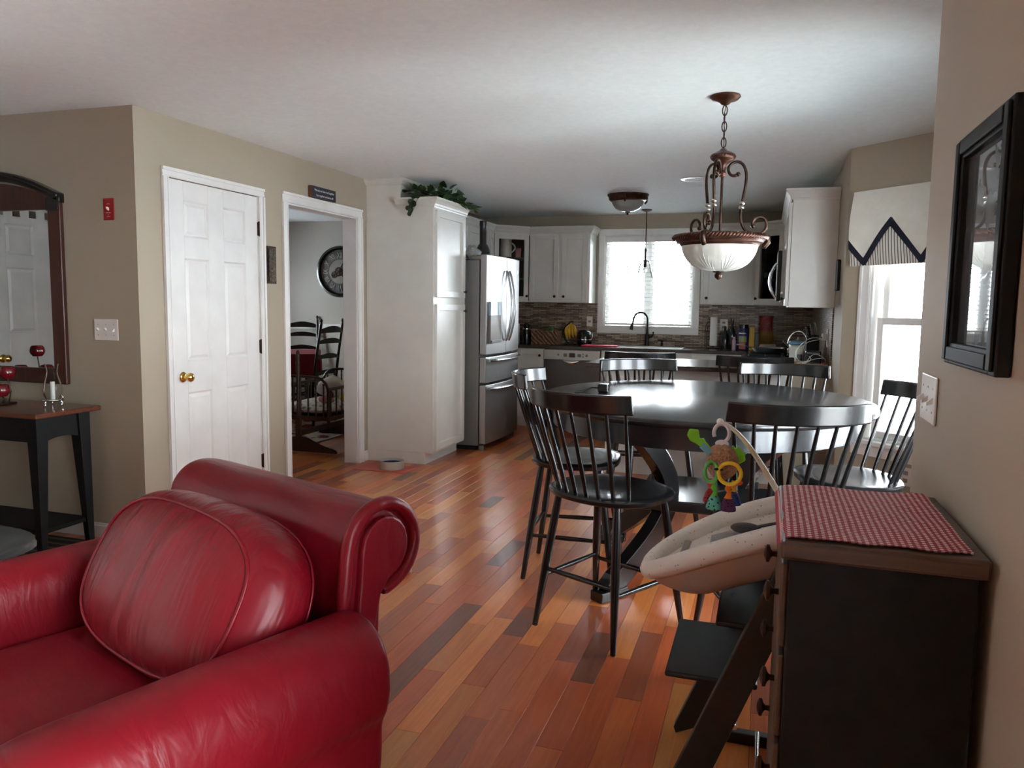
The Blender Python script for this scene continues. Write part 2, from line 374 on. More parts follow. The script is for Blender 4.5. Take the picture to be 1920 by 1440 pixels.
# ---- doors
def panel_door(name, label, T, w, h, cols, rows, knob_a, hinge_a=None, lites=False, back=-.045):
    d = bpy.data.objects.new(name, None); COL.objects.link(d); tag(d, label, None, None, 'structure')
    leaf = MB(T); leaf.box(0, w, .012, h, back, -.018)
    A = [0, cols[0][0], cols[0][1], cols[1][0], cols[1][1], w]
    for i in (0, 2, 4): leaf.box(A[i], A[i+1], .012, h, -.018, -.006)
    Z = [.012]+[z for r in rows for z in r]+[h]
    for c in cols:
        for i in range(0, len(Z), 2): leaf.box(c[0], c[1], Z[i], Z[i+1], -.018, -.006)
    leaf.build('leaf', MAT['door'], d, bevel=.002)
    for c in cols:
        for z0, z1 in rows:
            p = MB(T); a0, a1 = c; e, g = .010, .032
            # sloped sticking moulding
            def ringq(o0, c0, o1, c1):
                q = lambda o, cc: [(a0+o,z0+o,cc),(a1-o,z0+o,cc),(a1-o,z1-o,cc),(a0+o,z1-o,cc)]
                p.add(q(o0,c0)+q(o1,c1), [(0,1,5,4),(1,2,6,5),(2,3,7,6),(3,0,4,7)])
            ringq(0,-.006, e,-.017); ringq(e,-.017, e+.004,-.017); ringq(e+.004,-.017, g,-.008)
            p.add([(a0+g,z0+g,-.008),(a1-g,z0+g,-.008),(a1-g,z1-g,-.008),(a0+g,z1-g,-.008)], [(0,1,2,3)])
            p.build('panel', MAT['door'], d)
    k = MB(T @ Matrix.Translation((knob_a, .93 if h < 2.12 else 1.0, -.006)))
    k.lathe([(0.001,0),(.030,0),(.032,.004),(.026,.010),(.012,.014),(.010,.030),(.018,.036),(.027,.046),(.029,.056),(.024,.066),(.012,.071),(.001,.072)])
    k.build('knob', MAT['brass'], d, smooth=50, label='polished brass round knob')
    if hinge_a is not None:
        for z in (.28, 1.08, 1.88):
            hg = MB(T).box(hinge_a-.002, hinge_a+.012, z-.045, z+.045, -.008, .004); hg.cyl((hinge_a+.005, z-.05, .006),(hinge_a+.005, z+.05, .006), .006, n=8)
            hg.build('hinge', MAT['bronze'], d)
    if lites:
        for i in range(6):
            a = .09+i*(w-.18)/5; MB(T).box(a-.03, a+.03, h-.10, h-.045, -.007, -.003).build('lite', MAT['pewter'], d)
    return d
T_cd = fr((XD, Y0+.252, 0), (0,1,0), (1,0,0))
panel_door('door_1', 'white six panel closet door with brass knob and bronze hinges', T_cd, .834, 2.093, [(.126,.342),(.485,.703)], [(.25,.83),(1.02,1.64),(1.768,1.98)], .082, .834)
struct('trim_4', MB(T_cd).box(-.004, 0, 0, 2.097, -.13, -.002).box(.834, .838, 0, 2.097, -.13, -.002), MAT['trim'])
T_ed = fr((-5.5, 2.6, 0), (0,-1,0), (1,0,0))
panel_door('door_2', 'white six panel entry door seen in the arched mirror', T_ed, .88, 2.11, [(.13,.37),(.51,.75)], [(.25,.83),(1.12,1.62),(1.72,1.95)], .06, None, True, -.05)
struct('trim_5', casing(T_ed, 0, .88, 0, 2.11, .08), MAT['trim'])
# ---- windows
def window(n, T, a0, a1, b0, b1, thick, label, style='hung', ca=.08, csides='LRT'):
    d = bpy.data.objects.new('window_%d' % n, None); COL.objects.link(d); tag(d, label, None, None, 'structure')
    casing(T, a0, a1, b0, b1, ca, csides).build('window_casing', MAT['trim'], d, bevel=.002)
    j = MB(T); j.box(a0, a0+.014, b0, b1, -thick, 0); j.box(a1-.014, a1, b0, b1, -thick, 0); j.box(a0+.014, a1-.014, b1-.014, b1, -thick, 0); j.box(a0+.014, a1-.014, b0, b0+.012, -thick, 0)
    j.build('window_jamb', MAT['trim'], d)
    A0, A1, B0, B1 = a0+.014, a1-.014, b0+.012, b1-.014
    def sash(x0, x1, y0, y1, c, w=.045, mun=None):
        s = MB(T); s.box(x0, x0+w, y0, y1, c-.03, c); s.box(x1-w, x1, y0, y1, c-.03, c); s.box(x0+w, x1-w, y0, y0+w, c-.03, c); s.box(x0+w, x1-w, y1-w, y1, c-.03, c)
        if mun:
            xm = (x0+x1)/2; s.box(xm-.006, xm+.006, y0+w, y1-w, c-.02, c-.006); ym = y0+(y1-y0)*mun; s.box(x0+w, x1-w, ym-.006, ym+.006, c-.02, c-.006)
        so = s.build('sash', MAT['trim'], d, bevel=.003)
        MB(T).box(x0+w, x1-w, y0+w, y1-w, c-.018, c-.014).build('pane', MAT['glass'], d)
    if style == 'hung':
        ym = (B0+B1)/2+.03
        sash(A0+.012, A1-.012, ym-.02, B1, -.085); sash(A0+.006, A1-.006, B0, ym+.022, -.05)
        s = MB(T).box(a0-ca-.03, a1+ca+.03, b0-.03, b0, -.03, .05); s.build('window_sill', MAT['trim'], d, bevel=.006)
        ap = MB(T).box(a0-ca, a1+ca, b0-.105, b0-.03, 0, .014); ap.box(a0-ca, a1+ca, b0-.05, b0-.03, .014, .022); ap.build('apron', MAT['trim'], d, bevel=.002)
    else:
        xm = (A0+A1)/2
        MB(T).box(xm-.018, xm+.018, B0, B1, -.10, -.03).build('mullion', MAT['trim'], d)
        sash(A0, xm-.018, B0, B1, -.05, .036, .67); sash(xm+.018, A1, B0, B1, -.05, .036, .67)
    return d
window(1, fr((0,YB,0),(1,0,0),(0,-1,0)), KW[0], KW[1], KW[2], KW[3], .13, 'white kitchen casement window above the sink', 'casement', .074, 'LRTB')
window(2, T_bf, .212, .91, .55, 2.03, .13, 'white double hung bay window under the zigzag valance')
window(3, T_bc, .2, LC-.2, .55, 2.03, .13, 'wide white bay window in the middle of the bay')
window(4, T_bn, .2, LN-.22, .55, 2.03, .13, 'white double hung bay window next to the picture wall')
window(5, T_dl, 3.1, 3.9, .9, 2.0, .13, 'dining room side window'); window(6, T_rn, *RW, .12, 'living room window in the picture wall')
def wp(name, T, a0, a1, b0, b1, thick):
    c = T @ Vector(((a0+a1)/2, (b0+b1)/2, -thick-.02)); n = (T.to_3x3() @ Vector((0,0,1)))
    portal(name, c, n, a1-a0, b1-b0)
wp('sky_portal', T_b, KW[0]+3.45, KW[1]+3.45, KW[2], KW[3], .13); wp('sky_portal', T_bf, .212, .91, .55, 2.03, .13); wp('sky_portal', T_bc, .2, LC-.2, .55, 2.03, .13)
wp('sky_portal', T_bn, .2, LN-.22, .55, 2.03, .13); wp('sky_portal', T_dl, 3.1, 3.9, .9, 2.0, .13); wp('sky_portal', T_rn, *RW, .12)
# recessed ceiling light trim
m = MB(); m.lathe([(.105,-.002),(.108,-.008),(.075,-.012),(.072,.0),(.06,.05)], (-.62,6.67,CH), 32, caps=False)
struct('trim_6', m, MAT['trim'], 'white round recessed ceiling light trim', smooth=40)
# ================================================================ kitchen
def allv(o):
    out = [o.matrix_basis @ v.co for v in o.data.vertices] if o.type == 'MESH' else []
    for c in o.children: out += [o.matrix_basis @ p for p in allv(c)]
    return out
def settle(t):
    """move an empty built in world space to its thing's base"""
    P = [p for c in t.children for p in allv(c)]
    L = Vector(((min(p.x for p in P)+max(p.x for p in P))/2, (min(p.y for p in P)+max(p.y for p in P))/2, min(p.z for p in P)))
    t.location = L
    for c in t.children: c.location = Vector(c.location)-L
    return t
def sweep_path(path, prof, side=1):
    """mitred moulding: profile [(out, z)] along a horizontal polyline"""
    P = [Vector((x,y,0)) for x,y in path]; m = MB(); rows = []
    for i, p in enumerate(P):
        ns = []
        for a, b in ((i-1,i),(i,i+1)):
            if 0 <= a and b < len(P):
                d = (P[b]-P[a]).normalized(); ns.append(Vector((d.y,-d.x,0))*side)
        n = sum(ns, Vector()).normalized(); k = 1/max(.3, n.dot(ns[0]))
        rows.append([tuple(p+n*o*k+Vector((0,0,z))) for o, z in prof])
    k = len(prof); vs = [q for r in rows for q in r]; fs = []
    for j in range(len(rows)-1):
        for i in range(k): fs.append((j*k+i, j*k+(i+1)%k, (j+1)*k+(i+1)%k, (j+1)*k+i))
    fs += [tuple(range(k)), tuple((len(rows)-1)*k+i for i in range(k))]
    return m.add(vs, fs)
def crown_prof(z0, z1, p=.055):
    h = z1-z0
    return [(-.004,z0),(.010,z0),(.014,z0+.15*h),(.020,z0+.2*h),(.026,z0+.38*h),(.040,z0+.6*h),(p-.004,z0+.72*h),(p-.004,z0+.8*h),(p,z0+.82*h),(p,z1),(-.004,z1)]
def knob_at(T, a, b, parent, c=.024, mat='knob', r=.015):
    m = MB(T @ Matrix.Translation((a,b,c))); m.lathe([(.001,0),(.007,0),(.006,.010),(.010,.014),(r,.018),(r,.024),(.009,.029),(.001,.030)], n=14)
    return m.build('knob', MAT[mat], parent, smooth=50)
def shaker(parent, T, a0, a1, b0, b1, knob=None, glass=False, fw=.055, name='door'):
    m = MB(T); m.box(a0,a0+fw,b0,b1,.001,.024); m.box(a1-fw,a1,b0,b1,.001,.024); m.box(a0+fw,a1-fw,b0,b0+fw,.001,.024); m.box(a0+fw,a1-fw,b1-fw,b1,.001,.024)
    if not glass:
        m.box(a0+fw,a1-fw,b0+fw,b1-fw,.001,.006)
    d = m.build(name, MAT['cab'], parent, bevel=.002)
    if glass: MB(T).box(a0+fw,a1-fw,b0+fw,b1-fw,.006,.010).build('pane', MAT['glass'], d)
    if knob: knob_at(T, knob[0], knob[1], d)
    return d
FX = lambda x, y=0: fr((x, y, 0), (0,1,0), (1,0,0))      # faces +X, a = y
FXn = lambda x, y=0: fr((x, y, 0), (0,1,0), (-1,0,0))    # faces -X
FY = lambda y, x=0: fr((x, y, 0), (1,0,0), (0,-1,0))     # faces -Y, a = x
# --- pantry
XP, YP0, YP1 = -2.69, 6.10, 6.83
p = thing('pantry_cabinet', 'tall white pantry cabinet with two doors beside the refrigerator', 'cabinet')
MB().box(XD+.002, XP, YP0, YP1, .10, 2.205).build('body', MAT['cab'], p, bevel=.002)
MB().box(XD+.002, XP-.075, YP0+.004, YP1, 0, .10).build('toe_kick', MAT['cab'], p)
MB().box(XD+.002, -2.995, YP0+.002, YP1, 2.205, CH-.001).build('upper_chase', MAT['cab'], p)
sweep_path([(XD+.002,YP0+.002),(-2.995,YP0+.002),(-2.995,YP1)], crown_prof(2.385, CH-.001, .045)).build('ceiling_crown', MAT['cab'], p)
sweep_path([(-3.03,YP0),(XP,YP0),(XP,YP1)], crown_prof(2.19, 2.272)).build('crown', MAT['cab'], p)
shaker(p, FX(XP), YP0+.03, YP0+.68, 1.445, 2.175, (YP0+.645, 1.50)); shaker(p, FX(XP), YP0+.03, YP0+.68, .125, 1.385, (YP0+.645, 1.325))
settle(p)
# --- refrigerator
YR0, YR1, XRB = 6.875, 7.880, -2.555
p = thing('refrigerator', 'stainless french door refrigerator with grey sides and two bottom drawers', 'refrigerator')
MB().box(-3.27, XRB-.012, YR0+.004, YR1-.004, .045, 1.80).build('body', MAT['fridge_side'], p, bevel=.006)
def bulge(y0, y1, z0, z1):
    m = MB(); n = 13; B = lambda y: .062+.030*(1-((y-(YR0+YR1)/2)/((YR1-YR0)/2))**2)
    ys = [y0+(y1-y0)*i/(n-1) for i in range(n)]
    poly = [(XRB, y0)]+[(XRB+B(y), y) for y in ys]+[(XRB, y1)]
    return m.prism(poly, z0, z1)
YM = (YR0+YR1)/2
xf = lambda y: XRB+.062+.030*(1-((y-YM)/((YR1-YR0)/2))**2)
dl = bulge(YR0, YM-.004, .917, 1.85).build('door', MAT['steel'], p, bevel=.006)
dr_ = bulge(YM+.004, YR1, .917, 1.85).build('door', MAT['steel'], p, bevel=.006)
d1 = bulge(YR0, YR1, .650, .893).build('drawer', MAT['steel'], p, bevel=.006)
d2 = bulge(YR0, YR1, .065, .628).build('drawer', MAT['steel'], p, bevel=.006)
for y, par, s in ((YM-.045, dl, 1), (YM+.045, dr_, 1)):
    pts = [(xf(y)+.012+.062*math.sin(PI*t)**.75, y, 1.035+.685*t) for t in [i/16 for i in range(17)]]
    MB().tube(pts, .0155, 10, flat=.8).build('handle', MAT['handle_steel'], par, smooth=60)
for zc, par in ((.862, d1), (.592, d2)):
    pts = [(xf(y)+.010+.045*math.sin(PI*t)**.5, y, zc) for t, y in [(i/18, YR0+.05+(YR1-YR0-.1)*i/18) for i in range(19)]]
    MB().tube(pts, .024, 10, flat=.55).build('handle', MAT['handle_steel'], par, smooth=60)
dsp = MB(); dsp.box(xf(6.93)-.004, xf(7.2)+.003, 6.93, 7.235, 1.285, 1.415); o = dsp.build('dispenser_panel', pm('dispenser_display', srgb(150,176,186), .15), dl, bevel=.003)
m = MB(); m.box(xf(6.93)-.02, xf(7.2)+.001, 6.93, 7.235, 1.05, 1.285); m.build('dispenser_niche', pm('dispenser_grey', srgb(116,108,100), .45), dl)
MB().box(xf(6.93)-.01, xf(7.2)+.012, 6.94, 7.225, 1.025, 1.052).build('drip_tray', MAT['fridge_side'], dl, bevel=.003)
m = MB(FX(xf(7.80)-.003)); m.lathe([(.001,0),(.022,0),(.022,.004),(.001,.006)], (7.79,1.72,0), 16); m.build('badge', MAT['trim'], dr_, smooth=40)
for y in (YR0+.05, YR1-.05): MB().box(-2.66, -2.53, y-.045, y+.045, 1.80, 1.842).build('hinge_cover', MAT['fridge_side'], p, bevel=.01)
MB().box(-3.2, -2.60, YR0+.03, YR1-.03, 0, .045).build('base_grille', MAT['blackflat'], p)
for y in (YR0+.04, YR1-.04): MB().cyl((-2.545,y,0),(-2.545,y,.05),.028,n=12).build('foot', MAT['fridge_side'], p, smooth=40)
settle(p)
# things on the refrigerator
p = thing('blender_base', 'black bottle shaped blender standing on the refrigerator', 'blender', (-2.640, 7.17, 1.802))
MB().lathe([(.001,0),(.075,0),(.078,.02),(.07,.10),(.05,.15),(.034,.17),(.034,.33),(.036,.34),(.036,.385),(.001,.39)]).build('body', MAT['black'], p, smooth=40)
MB().lathe([(.079,.03),(.082,.035),(.082,.05),(.079,.055)], caps=False).build('band', MAT['chrome'], p, smooth=40)
rb = random.Random(3)
def lump(R, sx, sy, sz, seed, amp=.18, n=18, m=10):
    q = random.Random(seed); ph = [(q.uniform(0,6.28), q.uniform(0,6.28), q.randint(2,5), q.randint(1,4)) for _ in range(5)]
    def fn(u, v):
        a, b = 2*PI*u, PI*(.02+.96*v)
        k = 1+amp*sum(math.sin(i*a+p1)*math.sin(j*b+p2) for p1,p2,i,j in ph)/3
        return (R*sx*k*math.sin(b)*math.cos(a), R*sy*k*math.sin(b)*math.sin(a), R*sz*(1+k*math.cos(b)))
    return MB().grid(fn, n, m, cu=True, caps=True)
b = lump(.070, 1.0, 1.0, .95, 5, .35).build('plastic_bag', pm('cloudy_plastic', srgb(196,198,196), .25, nscale=14, nstr=.9, ndist=.03, trans=.35), None, smooth=30)
b.location = (-2.692, 7.02, 1.803); tag(b, 'crumpled clear plastic bag on top of the refrigerator', 'bag')
# --- wall cabinets
ZU0, ZU1 = 1.42, 2.21
def wall_cab(label, T, a0, a1, depth, z0, z1, doors, name='wall_cabinet', group=None):
    c = thing(name, label, 'cabinet', group=group)
    MB(T).box(a0, a1, z0, z1, -depth, 0).build('body', MAT['cab'], c, bevel=.002)
    for d0, d1, kn in doors: shaker(c, T, d0, d1, z0+.012, z1-.02, kn)
    return settle(c)
UY = YB-.33
wall_cab('white two door wall cabinet left of the sink window', FY(UY), -2.655, -1.935, .328, ZU0, ZU1, [(-2.645,-2.300,(-2.335,1.49)),(-2.262,-1.962,(-2.228,1.49))])
wall_cab('white single door wall cabinet right of the sink window', FY(UY), -.70, -.135, .328, ZU0, ZU1, [(-.672,-.165,(-.635,1.49))])
wall_cab('white wall cabinet over the refrigerator', FX(-2.99), 6.832, 8.435, .328, 1.90, ZU1, [(6.85,7.62,None),(7.64,8.42,None)])
wall_cab('tall white end wall cabinet beside the bay', FXn(.15), 6.35, 6.985, .328, 1.40, ZU1, [(6.37,6.97,(6.92,1.47))])
wall_cab('short white wall cabinet above the microwave', FXn(.15), 6.99, 7.765, .328, 1.885, ZU1, [(7.0,7.37,None),(7.385,7.755,None)])
wall_cab('white wall cabinet between the microwave and the corner', FXn(.15), 7.77, 8.485, .328, ZU0, ZU1, [(7.78,8.12,(8.09,1.49)),(8.135,8.475,(8.165,1.49))])
MAT['darkwood_in'] = pm('cabinet_interior_brown', srgb(58,40,32), .6)
def corner_cab(label, poly, face_o, face_u, face_n, w, knobside):
    c = thing('corner_wall_cabinet', label, 'cabinet')
    MB().prism(poly, ZU0, ZU0+.02).build('bottom', MAT['cab'], c); MB().prism(poly, ZU1-.02, ZU1).build('top', MAT['cab'], c)
    n = len(poly); bk = MB()
    for i in range(n):
        if i == 1: continue
        (x0,y0),(x1,y1) = poly[i], poly[(i+1)%n]; d = Vector((x1-x0,y1-y0,0)); L = d.length; nn = Vector((d.y,-d.x,0)).normalized()
        cen = Vector((sum(q[0] for q in poly)/n, sum(q[1] for q in poly)/n, 0))
        if nn.dot(cen-Vector((x0,y0,0))) < 0: nn = -nn
        bk.T = fr((x0,y0,0), d, nn); bk.box(0, L, ZU0+.02, ZU1-.02, .0, .012)
    bk.T = None; bk.build('interior', MAT['darkwood_in'], c)
    for z in (1.68, 1.92):
        cx, cy = sum(q[0] for q in poly)/n, sum(q[1] for q in poly)/n
        MB().prism([(cx+(x-cx)*.94, cy+(y-cy)*.94) for x,y in poly], z, z+.014).build('shelf', MAT['darkwood_in'], c)
    T = fr(face_o, face_u, face_n)
    shaker(c, T, .014, w-.014, ZU0+.012, ZU1-.02, (w-.045 if knobside else .045, 1.49), True)
    return settle(c)
pl = [(XD+.002,8.44),(-2.99,8.44),(-2.66,8.77),(-2.66,YB-.002),(XD+.002,YB-.002)]
corner_cab('white corner cabinet with a glass door holding a cream pitcher', pl, (-2.99,8.44,0), (S2,S2,0), (S2,-S2,0), .33/S2, True)
pr = [(-.13,YB-.002),(-.13,UY),(.15,8.49),(XF-.002,8.49),(XF-.002,YB-.002)]
corner_cab('white corner cabinet with a glass door above the stove corner', pr, (-.13,UY,0), (S2,-S2,0), (-S2,-S2,0), .28/S2, False)
cr = thing('crown_moulding', 'white crown moulding running over the left kitchen cabinets', 'moulding')
sweep_path([(-2.99,YP1+.06),(-2.99,8.44),(-2.66,UY),(-1.935,UY),(-1.935,YB-.002)], crown_prof(2.205, 2.285)).build('moulding', MAT['cab'], cr)
settle(cr)
cr = thing('crown_moulding', 'white crown moulding running over the right kitchen cabinets', 'moulding')
sweep_path([(-.70,YB-.002),(-.70,UY),(-.13,UY),(.15,8.49),(.15,6.35),(XF-.002,6.35)], crown_prof(2.205, 2.285)).build('moulding', MAT['cab'], cr)


settle(cr)
# contents of the glass cabinets
cream = pm('cream_ceramic', srgb(206,200,182), .3)
p = thing('pitcher', 'cream ceramic pitcher behind the glass corner door', 'pitcher', (-2.93, 8.74, 1.934))
MB().lathe([(.001,0),(.060,0),(.064,.01),(.066,.12),(.062,.19),(.066,.215),(.060,.216),(.056,.19),(.001,.02)]).build('body', cream, p, smooth=40)
MB().tube([(.060*.7+.02*i/4, -.04-.02*i/4, 0) for i in range(1)]+[(.06+.05*math.sin(PI*k/10), -.0, .175-.12*k/10) for k in range(11)], .008, 8).build('handle', cream, p, smooth=60)
o = MB().lathe([(.001,0),(.03,0),(.034,.11),(.030,.11),(.001,.01)]).build('tumbler', pm('pink_glass', srgb(170,90,84), .15), None, smooth=40); o.location = (-2.80,8.80,1.934); tag(o, 'pink tumbler beside the cream pitcher', 'tumbler')
for i,(x,y,r,h,lab) in enumerate(((.06,8.80,.055,.12,'round white jar in the right glass cabinet'),(.16,8.78,.040,.15,'tall white jar in the right glass cabinet'))):
    o = MB().lathe([(.001,0),(r*.8,0),(r,.25*h),(r,.6*h),(r*.7,.8*h),(r*.5,.84*h),(r*.55,.9*h),(.001,h)]).build('jar', MAT['trim'], None, smooth=40); o.location = (x,y,1.934); tag(o, lab, 'jar')
redc = pm('red_ceramic', srgb(120,24,26), .3)
for i in range(3):
    o = MB().lathe([(.001,0),(.035,0),(.06,.03),(.062,.045),(.055,.044),(.001,.01)]).build('bowl', redc, None, smooth=40); o.location = (.08,8.80,1.694+.046*i); tag(o, 'red bowl at the %s of the stack in the right glass cabinet' % ('bottom','middle','top')[i], 'bowl', 'red bowls in the glass cabinet')
# --- microwave
p = thing('microwave', 'black and steel over range microwave with bowed handle', 'microwave')
MB().box(.10, XF-.003, 7.0, 7.76, 1.445, 1.875).build('body', MAT['steel'], p, bevel=.004)
MB().box(.065, .10, 7.0, 7.76, 1.455, 1.875).build('door', MAT['black'], p, bevel=.004)
m = MB().tube([(.062-.055*math.sin(PI*t)**.8, 7.06, 1.48+.29*t) for t in [i/14 for i in range(15)]], .011, 8); m.build('handle', MAT['chrome'], p, smooth=60)
MB().lathe([(.001,0),(.012,0),(.012,.003),(.001,.004)], n=12).build('badge', MAT['chrome'], p).matrix_basis = Matrix.Translation((.11,6.999,1.52)) @ Matrix.Rotation(PI/2,4,'X')
settle(p)
# --- base run
def base_cab(label, T, a0, a1, depth, doors, z1=.90):
    c = thing('base_cabinet', label, 'cabinet')
    MB(T).box(a0, a1, .10, z1, -depth, 0).build('body', MAT['cab'], c, bevel=.002)
    MB(T).box(a0, a1, 0, .10, -depth, -.065).build('toe_kick', MAT['cab'], c)
    for d0, d1, b0, b1, kn, nm in doors: shaker(c, T, d0, d1, b0, b1, kn, name=nm)
    return settle(c)
YBC = 8.475; FB = FY(YBC)
base_cab('white base cabinet with one door beside the dishwasher', FB, -2.70, -2.372, .62, [(-2.69,-2.38,.12,.885,(-2.415,.825),'door')])
base_cab('white blind corner base cabinet behind the refrigerator', FX(-2.705), 7.90, 9.09, .61, [])
base_cab('white sink base cabinet under the kitchen window', FB, -1.722, -.752, .62, [(-1.712,-1.245,.12,.70,(-1.285,.65),'door'),(-1.235,-.762,.12,.70,(-1.195,.65),'door'),(-1.712,-.762,.72,.885,None,'drawer')])
base_cab('white base cabinet between the sink and the stove', FB, -.75, -.20, .62, [(-.74,-.215,.12,.70,(-.70,.65),'door'),(-.74,-.215,.72,.885,(-.475,.80),'drawer')])
base_cab('white corner base cabinet beyond the stove', FXn(-.17), 7.87, 8.47, .645, [(7.88,8.46,.12,.70,(7.92,.65),'door'),(7.88,8.46,.72,.885,(8.17,.80),'drawer')])
base_cab('white base cabinet between stove and peninsula', FXn(-.17), 6.79, 7.09, .645, [(6.99,7.08,.12,.885,None,'door')])
p = thing('dishwasher', 'stainless dishwasher with white control panel under the counter', 'dishwasher')
MB(FB).box(-2.366, -1.730, .10, .90, -.58, 0).build('body', MAT['fridge_side'], p)
MB(FB).box(-2.366, -1.730, .115, .782, 0, .022).build('door', MAT['steel_dark'], p, bevel=.004)
cp = MB(FB).box(-2.366, -1.730, .785, .893, 0, .026).build('control_panel', pm('panel_silver', srgb(206,204,196), .35, metal=.2), p, bevel=.004)
MB(FB).box(-2.075, -2.01, .815, .862, .026, .028).build('display', MAT['black'], cp)
for q in ((-2.21,-2.19,.83,.85),(-2.14,-2.10,.82,.855),(-1.98,-1.94,.82,.855),(-1.925,-1.91,.845,.86),(-1.925,-1.91,.815,.83),(-1.89,-1.865,.825,.852)): MB(FB).box(*q, .026, .028).build('button', MAT['fridge_side'], cp)
m = MB(FB); m.grid(lambda u,v: (-2.16+.22*u, .782-.055*math.sin(PI*u)*v, .024+.012*math.sin(PI*v)), 13, 5); m.build('handle', MAT['chrome'], p, smooth=60)
MB(FB).box(-2.366, -1.730, 0, .10, -.5, -.065).build('toe_kick', MAT['blackflat'], p)
settle(p)
# countertops
t = NT('countertop_dark'); v = t.coord(kind='World'); f = t.noise(v, 60, 5, .7); f2 = t.noise(v, 9, 3)
t.l(t.ramp(t.math('ADD', t.math('MULTIPLY', f, .7), t.math('MULTIPLY', f2, .3)), [(.35, srgb(44,36,32)), (.5, srgb(66,54,48)), (.65, srgb(92,76,66))]), t.b.inputs['Base Color']); t.b.inputs['Roughness'].default_value = .22; MAT['counter'] = t.m
ct = MB().prism([(XD+.004,7.915),(-2.68,7.915),(-2.68,8.45),(-.195,8.45),(-.195,7.868),(XF-.012,7.868),(XF-.012,YB-.012),(XD+.004,YB-.012)], .901, .937).build('countertop', MAT['counter'], None, bevel=.004)
tag(ct, 'dark speckled countertop under the kitchen window', 'countertop')
ct = MB().prism([(-1.37,6.10),(.17,6.10),(.17,6.40),(XF-.012,6.40),(XF-.012,7.092),(-.195,7.092),(-.195,6.98),(-1.37,6.98)], .901, .937).build('peninsula_countertop', MAT['counter'], None, bevel=.004)
tag(ct, 'dark speckled peninsula countertop behind the dining chairs', 'countertop')
p = thing('peninsula_cabinet', 'white peninsula base with panelled back facing the dining table', 'cabinet')
MB().box(-1.25, -.18, 6.43, 6.93, .10, .901).build('body', MAT['cab'], p); MB().box(-1.23, -.18, 6.46, 6.87, 0, .10).build('toe_kick', MAT['cab'], p)
MB().box(-1.25, .17, 6.41, 6.43, 0, .901).build('back_panel', MAT['cab'], p, bevel=.003)
settle(p)
struct('wall_knee', MB().box(.172, XF-.001, 6.41, 6.78, 0, .90), MAT['wall'])
# sink + faucet
p = thing('sink', 'stainless undermount sink below the kitchen window', 'sink')
MB().box(-1.62, -.86, 8.53, 8.97, .937, .941).build('rim', MAT['steel'], p); MB().box(-1.59, -.89, 8.56, 8.94, .9405, .942).build('basin', MAT['fridge_side'], p); settle(p)
p = thing('faucet', 'dark gooseneck pull down faucet at the sink', 'faucet', (-1.30, 9.015, .937))
MB().lathe([(.001,0),(.030,0),(.030,.008),(.022,.014),(.022,.13),(.015,.15),(.013,.2)]).build('base', MAT['knob'], p, smooth=40)
pts = [(0,0,.18)]+[(0,0,.30)]+[(-.075*(1-math.cos(a)),-.06*(1-math.cos(a))/2,.30+.085*math.sin(a)) for a in [PI*i/12 for i in range(1,12)]]+[(-.155,-.062,.28),(-.165,-.065,.24)]
MB().tube(pts, .0115, 10).build('spout', MAT['knob'], p, smooth=60)
MB().cyl((-.165,-.065,.25),(-.175,-.068,.185),.016,.020,12).build('spray_head', MAT['knob'], p, smooth=50)
MB().tube([(.02,0,.10),(.055,0,.105),(.068,0,.14),(.07,0,.165)], [.010,.009,.007,.009], 8).build('lever', MAT['knob'], p, smooth=60)
p = thing('soap_dispenser', 'small dark soap pump right of the faucet', 'soap dispenser', (-1.13, 9.02, .937))
MB().lathe([(.001,0),(.022,0),(.022,.008),(.010,.012),(.010,.05),(.013,.055),(.013,.07),(.001,.072)], n=14).build('body', MAT['knob'], p, smooth=40); MB().tube([(0,0,.065),(-.03,-.01,.07),(-.045,-.012,.062)], .005, 6).build('nozzle', MAT['knob'], p)
# backsplash
t = NT('mosaic_tile'); g = t.n('ShaderNodeNewGeometry'); sp = t.n('ShaderNodeSeparateXYZ'); t.l(g.outputs['Position'], sp.inputs[0])
s_ = t.math('ADD', sp.outputs[0], sp.outputs[1]); cb = t.n('ShaderNodeCombineXYZ'); t.l(s_, cb.inputs[0])
wv = t.noise(t.coord((9,9,9),'World'), 3, 2); t.l(t.math('ADD', sp.outputs[2], t.math('MULTIPLY', wv, .006)), cb.inputs[1])
br = t.n('ShaderNodeTexBrick'); br.offset = .37; br.inputs['Scale'].default_value = 1; br.inputs['Brick Width'].default_value = .10; br.inputs['Row Height'].default_value = .0165; br.inputs['Mortar Size'].default_value = .0022; br.inputs['Bias'].default_value = -.15
br.inputs['Color1'].default_value = srgb(186,164,140); br.inputs['Color2'].default_value = srgb(72,52,42); br.inputs['Mortar'].default_value = srgb(36,30,27)
t.l(cb.outputs[0], br.inputs['Vector']); t.l(br.outputs['Color'], t.b.inputs['Base Color']); t.b.inputs['Roughness'].default_value = .3; t.bump(br.outputs['Fac'], -.5, .004); MAT['mosaic'] = t.m
B0_, B1_ = .938, ZU0
cwx0, cwx1, cwz = KW[0]-.076, KW[1]+.076, KW[2]-.076
struct('backsplash', MB().box(XD+.002, cwx0, YB-.011, YB, B0_, B1_).box(cwx0, cwx1, YB-.011, YB, B0_, cwz).box(cwx1, XF-.011, YB-.011, YB, B0_, B1_).box(XF-.011, XF, 6.36, YB, B0_, 1.40), MAT['mosaic'], 'thin brown and beige mosaic tile backsplash')
